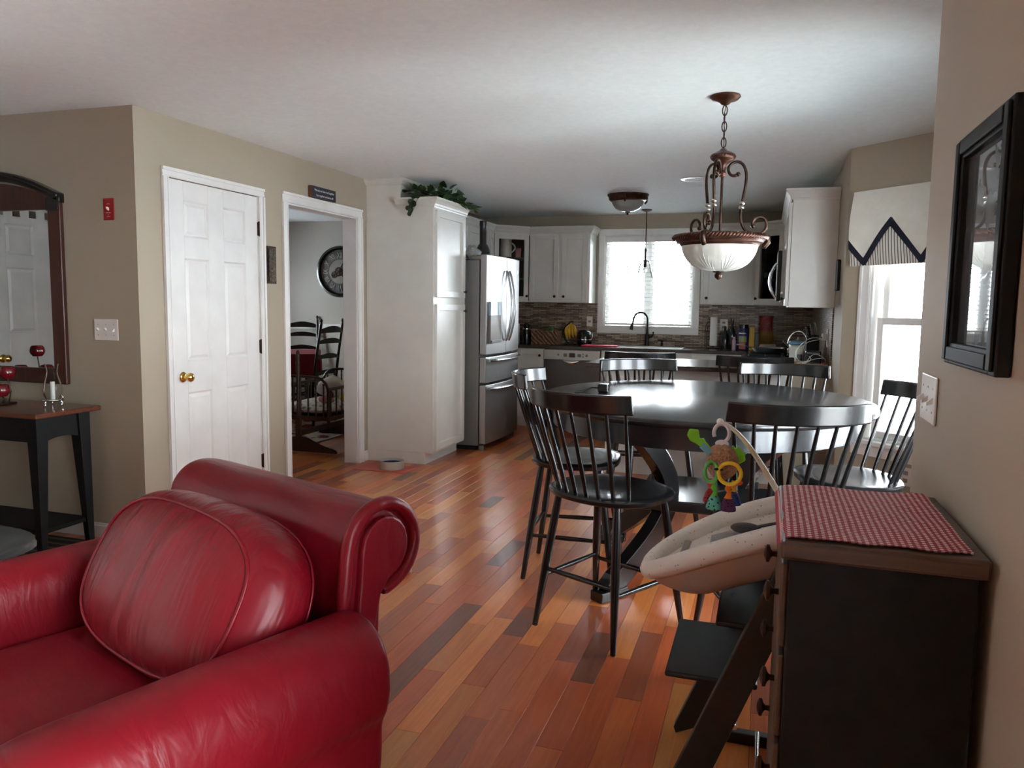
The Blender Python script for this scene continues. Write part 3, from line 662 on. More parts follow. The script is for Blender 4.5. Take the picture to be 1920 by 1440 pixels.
# --- stove
p = thing('stove', 'black gas stove with steel edge along the right counter', 'stove')
MB().box(-.17, XF-.012, 7.10, 7.86, .03, .915).build('body', MAT['steel'], p, bevel=.004)
MB().box(-.215, XF-.012, 7.098, 7.862, .915, .945).build('cooktop', MAT['black'], p, bevel=.006)
MB().box(-.205, -.17, 7.13, 7.83, .20, .78).build('oven_door', MAT['black'], p, bevel=.004); MB().cyl((-.25,7.16,.74),(-.25,7.80,.74),.011).cyl((-.25,7.2,.74),(-.20,7.2,.74),.008).cyl((-.25,7.76,.74),(-.20,7.76,.74),.008).build('handle', MAT['chrome'], p, smooth=40)
for k in range(5): MB().cyl((-.17,7.18+k*.15,.86),(-.205,7.18+k*.15,.86),.02,.018,12).build('control_knob', MAT['black'], p, smooth=40)
for cx in (.0, .30):
    for cy in (7.29, 7.67):
        gm = MB()
        for s in (-1,1):
            gm.box(cx-.14,cx+.14,cy+s*.15-.006,cy+s*.15+.006,.958,.972); gm.box(cx+s*.14-.006,cx+s*.14+.006,cy-.15,cy+.15,.958,.972)
            for s2 in (-1,1): gm.box(cx+s*.13-.008,cx+s*.13+.008,cy+s2*.14-.008,cy+s2*.14+.008,.944,.962)
        gm.box(cx-.14,cx+.14,cy-.006,cy+.006,.960,.974); gm.box(cx-.006,cx+.006,cy-.15,cy+.15,.960,.974)
        gm.build('grate', MAT['blackflat'], p); MB().lathe([(.001,.944),(.05,.944),(.045,.957),(.001,.957)], (cx,cy,0), 16).build('burner', MAT['blackflat'], p)

settle(p)
p = thing('frying_pan', 'shallow steel frying pan on the stove', 'pan', (.02, 7.67, .975))
MB().lathe([(.001,0),(.11,0),(.125,.012),(.145,.05),(.149,.05),(.128,.008),(.115,-.001)][:5]+[(.142,.05),(.12,.014),(.001,.006)], n=28).build('body', MAT['steel'], p, smooth=40)
MB().tube([(-.135,.04,.04),(-.22,.08,.062),(-.30,.11,.066)], [.010,.010,.013], 8, flat=.5).build('handle', MAT['steel'], p, smooth=50)
p = thing('kettle', 'chrome kettle on the near side of the stove', 'kettle', (.27, 7.27, .975))
MB().lathe([(.001,0),(.085,0),(.092,.02),(.088,.08),(.06,.13),(.03,.145),(.012,.15),(.014,.165),(.001,.17)]).build('body', MAT['chrome'], p, smooth=40)
MB().tube([(-.085*math.cos(a),0,.09+.13*math.sin(a)) for a in [PI*i/14 for i in range(15)]], .007, 8).build('handle', MAT['chrome'], p, smooth=50); MB().cyl((-.07,-.02,.07),(-.13,-.04,.13),.016,.010,10).build('spout', MAT['chrome'], p, smooth=50)
# ================================================================ dining table and chairs
TC = (-.30, 4.13); RX, RY, TZ = .835, .925, .93
t = NT('black_oak'); v = t.coord((5,60,60)); f = t.noise(v, 3, 5, .65)
t.l(t.ramp(f, [(.3,(.006,.006,.0065)),(.7,(.016,.016,.017))]), t.b.inputs['Base Color']); t.b.inputs['Roughness'].default_value = .24; t.b.inputs['Coat Weight'].default_value = .3; t.b.inputs['Coat Roughness'].default_value = .15; t.bump(f, .05, .002); MAT['black_oak'] = t.m
p = thing('dining_table', 'large round black counter height dining table on curved legs', 'table', (TC[0], TC[1], 0))
def ell(prof, n=72):
    return MB().grid(lambda u,v: ((RX+prof[int(round(v*(len(prof)-1)))][0])*math.cos(2*PI*u) if prof[int(round(v*(len(prof)-1)))][0] > -9 else 0, (RY+prof[int(round(v*(len(prof)-1)))][0])*math.sin(2*PI*u) if prof[int(round(v*(len(prof)-1)))][0] > -9 else 0, prof[int(round(v*(len(prof)-1)))][1]), n, len(prof), cu=True, caps=True)
ell([(-.02,TZ-.036),(-.006,TZ-.034),(0,TZ-.026),(0,TZ-.012),(-.004,TZ-.003),(-.012,TZ)]).build('tabletop', MAT['black_oak'], p, smooth=40)
ell([(-.085,TZ-.135),(-.07,TZ-.135),(-.07,TZ-.036),(-.085,TZ-.036)]).build('apron', MAT['black_oak'], p, smooth=40)
A0 = math.atan2(-.59, -.39)
for k in range(4):
    a = A0+k*PI/2; d = Vector((math.cos(a), math.sin(a), 0)); s = Vector((-math.sin(a), math.cos(a), 0))
    pts = []
    for i in range(19):
        q = i/18; z = .80*(1-q)+0.035*q
        r = .50-.33*math.sin(PI*min(1, q*1.02))**1.0 + .17*q
        pts.append((d*r+Vector((0,0,z)), s, None))
    rib = []
    for i, (c, s_, _) in enumerate(pts):
        tq = (pts[min(i+1,18)][0]-pts[max(i-1,0)][0]).normalized(); rib.append((c, s_, tq.cross(s_)))
    MB().ribbon(rib, .035, .10).build('leg', MAT['black_oak'], p, bevel=.004)
    MB().hexa([tuple(d*r+s*w+Vector((0,0,z))) for z in (0,.05) for r,w in ((.56,-.04),(.74,-.04),(.74,.04),(.56,.04))]).build('foot', MAT['black_oak'], p, bevel=.006)
MB().box(-.30,.30,-.30,.30,.385,.44).build('shelf', MAT['black_oak'], p, bevel=.006)
# --- spindle-back counter chair
def make_chair(label):
    c = thing('counter_chair', label, 'chair')
    SZ = .615
    def out(a):  # seat outline: squarer at the front, rounder at the back
        x, y = math.sin(a), math.cos(a)
        e = 2.9 if y > 0 else 2.3
        r = 1/((abs(x)/.265)**e+(abs(y)/(.235 if y > 0 else .225))**e)**(1/e); return r
    def seat(u, v):
        a = 2*PI*u; rings = [(.02,0),(.35,0),(.65,0),(.86,0),(.97,-.002),(1.0,-.010),(.985,-.028),(.90,-.036),(.02,-.036)]
        k, dz = rings[int(round(v*8))]; r = out(a)*k; x, y = r*math.sin(a), r*math.cos(a)
        top = int(round(v*8)) < 6
        dish = -.016*math.exp(-((x/.16)**2+((y+.02)/.15)**2)) if top else 0
        edge = .006*max(0, y/.235)**2*(1-(x/.265)**2) if top else 0
        return (x, y, SZ+dz+dish+edge)
    MB().grid(seat, 40, 9, cu=True, caps=True).build('seat', MAT['black'], c, smooth=45)
    # bent top rail
    R_ = .37; half = .79; zc = 1.012
    def rail(a): return (R_*math.sin(a), -.325+R_*(1-math.cos(a)), 0)
    rib = []
    for i in range(25):
        a = -half+2*half*i/24; x, y, _ = rail(a); n = Vector((math.sin(a), -math.cos(a), 0.0)); up = Vector((-.16*math.sin(a)*.5, -.16*math.cos(a)*-1*-1, 1)).normalized()
        rib.append((Vector((x, y, zc)), up, n))
    MB().ribbon(rib, .039, .020).build('top_rail', MAT['black'], c, bevel=.007, seg=3, smooth=40)
    for i in range(8):
        k = -1+2*i/7; a = k*half*.90; x, y, _ = rail(a); top = Vector((x, y+.004, zc-.030))
        aa = PI+k*1.02; r = out(aa)*.84; bot = Vector((-r*math.sin(aa)*-1 if False else r*math.sin(PI-k*1.02), r*math.cos(PI-k*1.02), SZ-.01))
        MB().tube([bot, bot.lerp(top,.25), bot.lerp(top,.6), top], [.0085,.0105,.009,.007], 8).build('spindle', MAT['black'], c, smooth=60)
    L = {}
    for sx in (-1,1):
        for nm, y0, y1, x0, x1 in (('b',-.150,-.228,.155,.212),('f',.150,.232,.175,.240)):
            top = Vector((sx*x0, y0, SZ-.03)); bot = Vector((sx*x1, y1, 0)); L[(sx,nm)] = (top, bot)
            MB().tube([top, top.lerp(bot,.12), top.lerp(bot,.5), bot], [.0150,.0175,.0195,.0120], 12).build('leg', MAT['black'], c, smooth=60)
    def at(k, z): t0, b0 = L[k]; return b0.lerp(t0, z/(SZ-.03))
    for k1, k2, z in (((-1,'b'),(1,'b'),.255),((-1,'f'),(1,'f'),.205),((-1,'b'),(-1,'f'),.225),((1,'b'),(1,'f'),.225)):
        a, b = at(k1,z), at(k2,z); MB().tube([a, a.lerp(b,.5), b], [.009,.0125,.009], 8).build('stretcher', MAT['black'], c, smooth=60)
    return c
chairs = [
 ((-.615,3.277),(.44,.898),'black spindle back chair whose seat shows, between armchair and high chair'),
 ((-.92,3.93),(.995,.09),'black spindle back chair on the refrigerator side of the round table'),
 ((.06,3.245),(-.308,.951),'black spindle back chair right behind the high chair'),
 ((.40,3.93),(-.98,-.2),'black spindle back chair in front of the valance window'),
 ((-.66,4.83),(.5,-.866),'black spindle back chair facing the table with its back to the dishwasher'),
 ((.085,4.85),(-.127,-.99),'black spindle back chair with a plaid cushion'),
 ((-.93,6.10),(-.15,.98),'black spindle back stool at the free end of the peninsula'),
 ((-.07,6.03),(0,1),'black spindle back stool at the peninsula near the stove'),
]
c0 = make_chair(chairs[0][2])
for i, ((x,y),(fx,fy),lab) in enumerate(chairs):
    c = c0 if i == 0 else copy_tree(c0)
    c.location = (x,y,0); c.rotation_euler = (0,0,math.atan2(-fx,fy)); c['label'] = lab; c['group'] = 'black spindle back chairs of the dining set'
# plaid cushion on the window chair
t = NT('plaid_fabric'); v = t.coord((1,1,1)); sp = t.n('ShaderNodeSeparateXYZ'); t.l(v, sp.inputs[0])
st = lambda o: t.math('GREATER_THAN', t.math('SINE', t.math('MULTIPLY', o, 90)), .1)
t.l(t.ramp(t.math('MULTIPLY', t.math('ADD', st(sp.outputs[0]), st(sp.outputs[1])), .5), [(0,srgb(36,36,38)),(.5,srgb(120,120,120)),(1,srgb(214,212,206))]), t.b.inputs['Base Color']); t.b.inputs['Roughness'].default_value = .9
def puff(w, d, h, e=4.0, n=28, m=9, z0=0):
    def fn(u, v):
        a = 2*PI*u; b = PI*(v-.5)
        ca, sa = math.cos(a), math.sin(a); k = 1/((abs(ca))**e+(abs(sa))**e)**(1/e)
        cb = max(1e-3, math.cos(b))**.45; sb = math.copysign(abs(math.sin(b))**.8, b)
        return (w/2*ca*k*cb, d/2*sa*k*cb, z0+h/2+h/2*sb)
    return MB().grid(fn, n, m, cu=True, caps=True)
o = puff(.36,.34,.05).build('seat_cushion', t.m, None, smooth=60); o.location = (.08,4.84,.610); o.rotation_euler = (0,0,.1); tag(o, 'black and white plaid cushion on the chair by the bay', 'cushion')
# small things on the table
p = thing('cable_charger', 'small black charger brick with cable on the round table', 'charger', (-.82, 4.13, TZ))
MB().box(-.028,.028,-.03,.03,0,.045).build('brick', MAT['black'], p, bevel=.008)
MB().tube([(-.02,0,.02),(-.06,-.01,.022),(-.10,-.03,.006),(-.14,-.08,.004),(-.10,-.14,.004)], .004, 6).build('cable', MAT['blackflat'], p, smooth=60)
# ================================================================ pendant chandelier
LP = (-.245, 4.13)
p = thing('pendant_lamp', 'bronze scroll arm bowl pendant over the round table', 'lamp', (LP[0], LP[1], 1.53))
z_ = lambda z: z-1.53
MB().lathe([(.001,z_(2.44)),(.072,z_(2.44)),(.075,z_(2.432)),(.062,z_(2.418)),(.030,z_(2.408)),(.018,z_(2.396)),(.001,z_(2.39))], n=32).build('canopy', MAT['bronze_red'], p, smooth=40)
zz = 2.39; k = 0
while zz > 2.195:
    pts = []
    for i in range(14):
        a = 2*PI*i/14; x, z = .0115*math.cos(a), .025*math.sin(a)
        pts.append((x if k % 2 == 0 else 0, 0 if k % 2 == 0 else x, z_(zz-.022+z)))
    MB().tube(pts, .0032, 6, closed=True).build('chain_link', MAT['bronze'], p, smooth=60); zz -= .039; k += 1
MB().tube([(0.004,0,z_(2.40)),(-.004,0,z_(2.33)),(.003,0,z_(2.26)),(0,0,z_(2.17))], .0022, 6).build('cord', MAT['bronze'], p)
MB().lathe([(.001,z_(2.185)),(.012,z_(2.183)),(.022,z_(2.172)),(.046,z_(2.162)),(.060,z_(2.152)),(.062,z_(2.138)),(.056,z_(2.128)),(.040,z_(2.118)),(.026,z_(2.110)),(.018,z_(2.102)),(.015,z_(2.07)),(.020,z_(2.06)),(.015,z_(2.045)),(.001,z_(2.04))], n=32).build('hub', MAT['bronze_red'], p, smooth=40)
def rope(R, z, n, r, par, mat, rz=1):
    m = MB()
    for i in range(n):
        a = 2*PI*i/n; a2 = a+2*PI/n*1.3
        m.tube([(R*math.cos(a),R*math.sin(a),z-r),( (R+r*.6)*math.cos((a+a2)/2),(R+r*.6)*math.sin((a+a2)/2),z),(R*math.cos(a2),R*math.sin(a2),z+r)], [r*.5,r*.75,r*.5], 6)
    o = m.build('rope_trim', mat, par, smooth=60); o['kind'] = 'stuff'
rope(.055, z_(2.143), 30, .007, p, MAT['bronze_red'])
rope(.226, z_(1.742), 84, .010, p, MAT['bronze_red'])
MB().cyl((0,0,z_(2.05)),(0,0,z_(1.60)),.007,n=10).build('centre_rod', MAT['bronze'], p, smooth=40)
ARM = [(.078,2.058),(.060,2.048),(.040,2.054),(.028,2.074),(.032,2.098),(.052,2.116),(.078,2.120),(.100,2.108),(.114,2.082),(.120,2.05),(.117,2.0),(.109,1.95),(.102,1.905),(.097,1.86),(.102,1.82),(.118,1.787),(.146,1.764),(.182,1.757),(.216,1.772),(.232,1.802),(.224,1.836),(.196,1.852),(.168,1.842),(.156,1.818),(.162,1.803)]
def smoothpts(P, k=3):
    for _ in range(k):
        Q = [P[0]]
        for a, b in zip(P, P[1:]):
            Q += [tuple(.75*x+.25*y for x,y in zip(a,b)), tuple(.25*x+.75*y for x,y in zip(a,b))]
        P = Q+[P[-1]]
        if k > 1 and len(P) > 160: break
    return P
for i in range(3):
    a = math.radians(14+120*i)
    prof = smoothpts(ARM, 2)
    am = MB().tube([(r*math.cos(a), r*math.sin(a), z_(z)) for r,z in prof], .0075, 8).build('arm', MAT['bronze'], p, smooth=60)
    for r, z in (ARM[-1], ARM[0]):
        MB().ball((r*math.cos(a), r*math.sin(a), z_(z)), .0115).build('scroll_tip', MAT['bronze'], am, smooth=60)
    for r, z in ((.104,1.915),(.101,1.895)):
        MB().ball((r*math.cos(a), r*math.sin(a), z_(z)), .0145, sc=(1,1,.75)).build('bead', MAT['pewter'], am, smooth=60)
    m = MB().tube([(q*math.cos(a), q*math.sin(a), z_(z)) for q, z in ((.215,1.757),(.238,1.750),(.240,1.722),(.222,1.700),(.214,1.706))], [.012,.014,.014,.013,.012], 8); m.build('rim_clasp', MAT['bronze'], p, smooth=60)
MB().lathe([(.180,z_(1.700)),(.192,z_(1.700)),(.200,z_(1.712)),(.212,z_(1.716)),(.218,z_(1.728)),(.226,z_(1.732)),(.228,z_(1.752)),(.222,z_(1.757)),(.190,z_(1.757)),(.180,z_(1.72))], n=64, caps=False).build('rim', MAT['bronze_red'], p, smooth=40)
t = NT('etched_alabaster_glass'); v = t.coord(); f = t.noise(v, 14, 4, .6, 1.0)
t.l(t.ramp(f, [(.3, srgb(226,222,208)), (.7, srgb(244,242,234))]), t.b.inputs['Base Color']); t.b.inputs['Roughness'].default_value = .32
t.b.inputs['Transmission Weight'].default_value = .35; t.b.inputs['Subsurface Weight'].default_value = .25; t.b.inputs['Subsurface Radius'].default_value = (.05,.05,.05); MAT['bowlglass'] = t.m
prof = [(.191,1.712),(.188,1.69),(.178,1.66),(.160,1.63),(.132,1.604),(.096,1.587),(.05,1.577),(.012,1.574)]
prof = smoothpts([(a,b) for a,b in prof], 1)
wob = lambda a, i: 1+.012*(abs(math.sin(6*a))**.35-.8)*math.sin(PI*i/(len(prof)-1))
MB().lathe([(r, z_(z)) for r,z in prof], n=144, caps=False, wob=wob).build('glass_bowl', MAT['bowlglass'], p, smooth=60)
def bowl_at(q):   # point on the bowl profile, q = 0 rim .. 1 bottom
    i = min(len(prof)-2, int(q*(len(prof)-1))); f = q*(len(prof)-1)-i; return (prof[i][0]*(1-f)+prof[i+1][0]*f+.0012, prof[i][1]*(1-f)+prof[i+1][1]*f)
for k in range(8):
    fm = MB()
    for j in (-2,-1,0,1,2):
        pts = []
        for s in range(9):
            q = .94-(.70-.10*abs(j))*s/8; r, z = bowl_at(q); a = 2*PI*(k+.5)/8+j*.115*(s/8)**.7*1.15; pts.append((r*math.cos(a), r*math.sin(a), z_(z)))
        fm.tube(pts, [.0008+.0026*math.sin(PI*s/8)**.8 for s in range(9)], 6, flat=.6)
    fo = fm.build('etched_frond', MAT['bowlglass'], p, smooth=60); fo['kind'] = 'stuff'
MB().lathe([(.030,z_(1.580)),(.030,z_(1.572)),(.014,z_(1.566)),(.020,z_(1.556)),(.018,z_(1.544)),(.008,z_(1.536)),(.001,z_(1.531))], n=20).build('finial', MAT['bronze'], p, smooth=50)
# flush ceiling light
t = NT('ribbed_glass'); t.b.inputs['Base Color'].default_value = srgb(214,216,212); t.b.inputs['Roughness'].default_value = .12; t.b.inputs['Transmission Weight'].default_value = .6; MAT['ribglass'] = t.m
p = thing('ceiling_light', 'bronze rimmed flush ceiling light with ribbed glass bowl', 'lamp', (-1.30, 7.49, 2.25))
MB().lathe([(.10,.19),(.195,.19),(.195,.178),(.185,.17),(.178,.14),(.162,.128),(.150,.125),(.140,.14),(.10,.15)], n=48, caps=False).build('rim', MAT['bronze_red'], p, smooth=40)
MB().lathe([(.150,.128),(.140,.095),(.112,.058),(.07,.036),(.02,.028)], n=72, caps=False, wob=lambda a,i: 1+.012*math.sin(24*a)).build('glass_bowl', MAT['ribglass'], p, smooth=60)
MB().lathe([(.024,.034),(.026,.022),(.010,.016),(.014,.008),(.001,0)], n=16).build('finial', MAT['bronze'], p, smooth=50)
for i in range(3):
    a = math.radians(30+120*i); MB().tube([(.19*math.cos(a),.19*math.sin(a),.175),(.186*math.cos(a),.186*math.sin(a),.13),(.17*math.cos(a),.17*math.sin(a),.112)], .010, 8).build('rim_clasp', MAT['bronze'], p, smooth=60)
# mini pendant above the sink
p = thing('mini_pendant', 'slim pendant with clear bell glass in front of the sink window', 'lamp', (-1.295, 8.66, 1.70))
MB().lathe([(.001,.74),(.058,.74),(.058,.732),(.04,.722),(.010,.715),(.001,.71)], n=24).build('canopy', MAT['bronze'], p, smooth=40)
MB().cyl((0,0,.72),(0,0,.30),.0055,n=8).build('rod', MAT['bronze'], p)
MB().lathe([(.001,.325),(.010,.32),(.016,.30),(.010,.28),(.010,.20),(.030,.185),(.030,.18),(.018,.178),(.018,.12),(.001,.118)], n=16).build('socket', MAT['bronze'], p, smooth=40)
MB().lathe([(.032,.19),(.05,.18),(.062,.13),(.075,.07),(.105,.025),(.125,.005)], n=40, caps=False).build('glass_shade', MAT['clear'], p, smooth=60)
MB().ball((0,0,.085), .028, sc=(1,1,1.25)).build('bulb', MAT['bowlglass'], p, smooth=60)
# ================================================================ blinds in the kitchen window
p = thing('window_blind', 'white horizontal slat blind in the kitchen window', 'blind')
bx0, bx1 = KW[0]+.016, KW[1]-.016
MB().box(bx0, bx1, YB-.045, YB+.015, KW[3]-.075, KW[3]-.016).build('valance_rail', MAT['trim'], p, bevel=.003)
t = NT('blind_slat'); t.b.inputs['Base Color'].default_value = srgb(236,238,236); t.b.inputs['Roughness'].default_value = .5
tl = t.n('ShaderNodeBsdfTranslucent'); tl.inputs[0].default_value = srgb(236,238,236); mx = t.n('ShaderNodeMixShader'); mx.inputs[0].default_value = .12; t.l(t.b.outputs[0], mx.inputs[1]); t.l(tl.outputs[0], mx.inputs[2]); t.l(mx.outputs[0], t.o.inputs[0])
sm = MB().box(bx0, bx1, -.024, .024, -.0013, .0013).mesh('slat', t.m)
n = 20
for i in range(n):
    z = KW[3]-.10-i*(KW[3]-.10-1.215)/(n-1); o = bpy.data.objects.new('slat', sm); COL.objects.link(o); o.parent = p; o.location = (0, YB-.015, z); o.rotation_euler = (math.radians(14),0,0)
MB().box(bx0, bx1, YB-.04, YB+.01, 1.176, 1.194).build('bottom_rail', MAT['trim'], p, bevel=.003)
for x in (bx0+.20, (bx0+bx1)/2, bx1-.20): MB().cyl((x,YB-.04,KW[3]-.07),(x,YB-.04,1.19),.0012,n=5).build('ladder_cord', MAT['trim'], p)
# ================================================================ valance on the bay window
navy = pm('navy_ribbon', srgb(22,26,44), .8); white_cl = pm('white_cotton', srgb(236,232,220), .9, nscale=10, nstr=.5, ndist=.02)
t = NT('ticking_stripe'); v = t.coord(kind='World'); sp = t.n('ShaderNodeSeparateXYZ'); t.l(v, sp.inputs[0])
q = t.math('SINE', t.math('MULTIPLY', t.math('SUBTRACT', sp.outputs[0], sp.outputs[1]), 2*PI/.028)); t.l(t.ramp(q, [(.0,srgb(232,228,218)),(.55,srgb(232,228,218)),(.62,srgb(92,84,80)),(1,srgb(92,84,80))]), t.b.inputs['Base Color']); t.b.inputs['Roughness'].default_value = .9; stripe = t.m
bul = lambda a, z: .052+.030*math.sin(PI*min(1,max(0,(2.145-z)/.47)))+.006*math.sin(a*23)*((2.145-z)/.47)
def valance(label, VT, va0, va1, na=97):
    vp = thing('valance', label, 'valance', group='bay window valances'); vz0, vz1, step = 1.672, 2.145, .205
    def zig(a):
        k = (a-.184)/(2*step); k = k-math.floor(k); return 1.690+.245*(1-abs(2*k-1))
    def cloth(f0, f1, off, name, mat, th=.004, nz=9):
        m = MB(VT)
        def g(o):
            def fn(u, v):
                a = va0+(va1-va0)*u; z = f0(a)*(1-v)+f1(a)*v; return (a, z, bul(a, z)+o)
            return fn
        m.grid(g(off), na, nz); m.grid(g(off-th), na, nz); m.build(name, mat, vp, smooth=60)
    cloth(lambda a: vz0, lambda a: 1.98, -.006, 'striped_skirt', stripe)
    cloth(zig, lambda a: vz1, .0, 'white_panel', white_cl)
    cloth(lambda a: max(vz0+.002, zig(a)-.028), lambda a: zig(a)+.030, .003, 'navy_band', navy, .002)
    for a in (va0, va1): MB(VT).box(a-.002, a+.002, vz0, vz1, 0.002, .054).build('return_board', white_cl, vp)
    MB(VT).box(va0+.002, va1-.002, vz1-.004, vz1, .002, .052).build('top_board', white_cl, vp)
    settle(vp)
valance('white valance with navy zigzag band on the angled wall beside the end cabinet', T_bf, .085, 1.045)
valance('wide unseen valance with navy zigzag band, added to dim the middle bay window', T_bc, .07, LC-.07, 145)  # valance out of view, added to cut daylight from this window
# ================================================================ red leather armchair
def leather(name, fs, scale, strength):
  t = NT(name); v = t.coord()
  f1 = t.noise(v, 260, 3, .6); f2 = t.noise(t.coord(fs, rot=(0,.35,0)), scale, 3, .5, .8); f3 = t.noise(v, 2.0, 3)
  t.l(t.ramp(f3, [(.3, srgb(104,8,20)), (.7, srgb(127,14,29))]), t.b.inputs['Base Color']); t.b.inputs['Roughness'].default_value = .38; t.b.inputs['Specular IOR Level'].default_value = .27; t.b.inputs['Coat Weight'].default_value = .06; t.b.inputs['Coat Roughness'].default_value = .25
  b1 = t.bump(f2, strength, .05); b2 = t.n('ShaderNodeBump'); b2.inputs['Strength'].default_value = .10; b2.inputs['Distance'].default_value = .001
  t.l(f1, b2.inputs['Height']); t.l(b1.outputs['Normal'], b2.inputs['Normal']); t.l(b2.outputs['Normal'], t.b.inputs['Normal']); return t.m
LEA = leather('red_leather', (1.0,5.0,2.2), 3.2, .12); LEA_C = leather('red_leather_creased', (5.5,3.0,1.0), 1.7, .42)
ch = thing('armchair', 'large red leather armchair with rolled back and loose cushion', 'armchair', (-1.564, 1.538, 0), math.radians(-21.7))
def armsec(q):
    S = [(-.115,.10),(-.118,.34),(-.120,.46),(-.108,.545),(-.070,.592),(-.010,.606),(.050,.596),(.098,.560),(.124,.50),(.126,.43),(.112,.375),(.090,.352),(.088,.30),(.086,.06),(-.115,.06)]
    return S
def arm(cx, sgn):
    S = armsec(0); n = len(S); ys = [-.455,-.450,-.435,-.41,-.36,-.28,-.18,-.06,.06,.18,.28,.36,.40]
    sc = [.62,.74,.86,.95,1,1,1,1,1,1,1,1,1]
    def fn(u, w):
        i = int(round(u*n)) % n; j = int(round(w*(len(ys)-1))); x, z = S[i]; k = sc[j]
        lift = .012*math.sin(2.2*ys[j]+.4)
        return (cx+sgn*x*k, ys[j], .06+(z-.06)*(.80+.20*k if z > .35 else 1)+(lift if z > .4 else 0))
    return MB().grid(fn, n, len(ys), cu=True, caps=True).build('arm', LEA, ch, smooth=80, sub=2)
arm(.505, 1); arm(-.595, -1)
# rolled back
def backprof(r=.118, inset=0):
    P = [(.365+inset,.08),(.362+inset,.40),(.366+inset,.58),(.376+inset,.67)]
    for i in range(13):
        a = PI*.98-(PI*1.42)*i/12; P.append((.500+(r-inset)*math.cos(a), .745+(r-inset)*math.sin(a)))
    P += [(.492-inset*.3,.62),(.486-inset,.50),(.482-inset,.08)]
    return P
BP = backprof(); nb = len(BP)
xs = [-.50,-.485,-.44,-.3,-.15,0,.15,.3,.41,.448,.46]
def bfn(u, w):
    i = int(round(u*nb)) % nb; j = int(round(w*(len(xs)-1))); y, z = BP[i]; k = [.82,.95,1,1,1,1,1,1,1,.97,.90][j]
    return (xs[j], .46+(y-.46)*k, (.70+(z-.70)*k if z > .6 else z))
MB().grid(bfn, nb, len(xs), cu=True, caps=True).build('back', LEA, ch, smooth=80, sub=2)
BP2 = backprof(.118, 0.0)[2:18]
bd = MB().tube([(.455, y, z) for y, z in BP2], .021, 8).build('back_border', LEA, ch, smooth=80, sub=1)
pin = backprof(.118, .034)[1:]
m = MB()
n_ = len(pin); m.add([(.455,y,z) for y,z in pin]+[(.476,.462+(y-.462)*.94,z) for y,z in pin], [tuple(range(n_)), tuple(range(2*n_-1,n_-1,-1))]+[(i,(i+1)%n_,n_+(i+1)%n_,n_+i) for i in range(n_)])
m.build('end_panel', LEA, ch, bevel=.006)
# seat, base
MB().box(-.56,.47,-.42,.40,.07,.29).build('base', LEA, ch, bevel=.02)
puff(.86,.80,.17,5).build('seat_cushion', LEA, ch, smooth=80, sub=1).location = (-.045,-.05,.265)
# loose back cushion, tilted
def cush(u, w):
    a = 2*PI*u; b = PI*(w-.5); e = 3.0
    ca, sa = math.cos(a), math.sin(a); k = 1/(abs(ca)**e+abs(sa)**e)**(1/e)
    cb = max(1e-3, math.cos(b))**.62; sb = math.copysign(abs(math.sin(b))**.9, b)
    x, z = .405*ca*k*cb, .245*sa*k*cb
    sag = 1-.10*(z/.245)
    y = -.165*sb*sag
    if sb > .2: y -= .010*math.sin(9*x+3*z)*math.sin(7*z+1.5)
    return (x, y, z)
cu = MB().grid(cush, 44, 19, cu=True, caps=True).build('back_cushion', LEA_C, ch, smooth=80, sub=1)
cu.location = (.025, .20, .605); cu.rotation_euler = (math.radians(-24), math.radians(3), math.radians(3))
e = 3.0; ring = []
for i in range(48):
    a = 2*PI*i/48; ca, sa = math.cos(a), math.sin(a); k = 1/(abs(ca)**e+abs(sa)**e)**(1/e); w = .5+.235
    b = PI*(w-.5); cb = math.cos(b)**.62; sb = math.sin(b)**.9; x, z = .405*ca*k*cb, .245*sa*k*cb
    y = -.165*sb*(1-.10*(z/.245))-.010*math.sin(9*x+3*z)*math.sin(7*z+1.5)*(1 if sb > .2 else 0); ring.append((x*1.006, y, z*1.006))
MB().tube(ring, .0055, 6, closed=True).build('piping', LEA, cu, smooth=80)
ring2 = []
for i in range(48):
    a = 2*PI*i/48; ca, sa = math.cos(a), math.sin(a); k = 1/(abs(ca)**e+abs(sa)**e)**(1/e); b = PI*(.5-.10-.5); cb = math.cos(b)**.62; x, z = .405*ca*k*cb, .245*sa*k*cb
    ring2.append((x*1.004, .165*math.sin(-b)**.9*(1-.10*(z/.245)), z*1.004))
MB().tube(ring2, .004, 6, closed=True).build('piping', LEA, cu, smooth=80)
for x in (-.62,.53):
    for y in (-.38,.40): MB().lathe([(.001,0),(.026,0),(.034,.07),(.001,.07)], (x,y,0), 14).build('foot', MAT['black'], ch, smooth=40)
# ================================================================ dresser with cloth by the right wall
dw = wood('dresser_brown_wood', srgb(58,40,30), srgb(92,66,48), .5, 0, .05, False)
p = thing('dresser', 'narrow black chest of drawers with brown wooden top against the wall', 'dresser')
DX0, DX1, DY0, DY1, DZ = .062, .385, 1.545, 2.012, .955
MB().box(DX0, DX1, DY0, DY1, .0, DZ-.036).build('body', MAT['blackflat'], p, bevel=.004)
MB().box(DX0-.016, DX1+.012, DY0-.018, DY1+.014, DZ-.036, DZ).build('top', dw, p, bevel=.006)
TD = FXn(DX0)
for i, (z0, z1) in enumerate(((.73,.90),(.545,.715),(.335,.53),(.075,.32))):
    d = MB(TD).box(DY0+.022, DY1-.022, z0, z1, 0, .014).build('drawer', dw if i < 9 else None, p, bevel=.004)
    for y in (DY0+.10, DY1-.11): knob_at(TD, y, (z0+z1)/2, d, .014, 'bronze' if i < 3 else 'bronze_red', .021)
settle(p)
t = NT('gingham_cloth'); v = t.coord(kind='World'); sp = t.n('ShaderNodeSeparateXYZ'); t.l(v, sp.inputs[0])
sq = lambda o, f: t.math('GREATER_THAN', t.math('SINE', t.math('MULTIPLY', o, 2*PI/f)), 0.0)
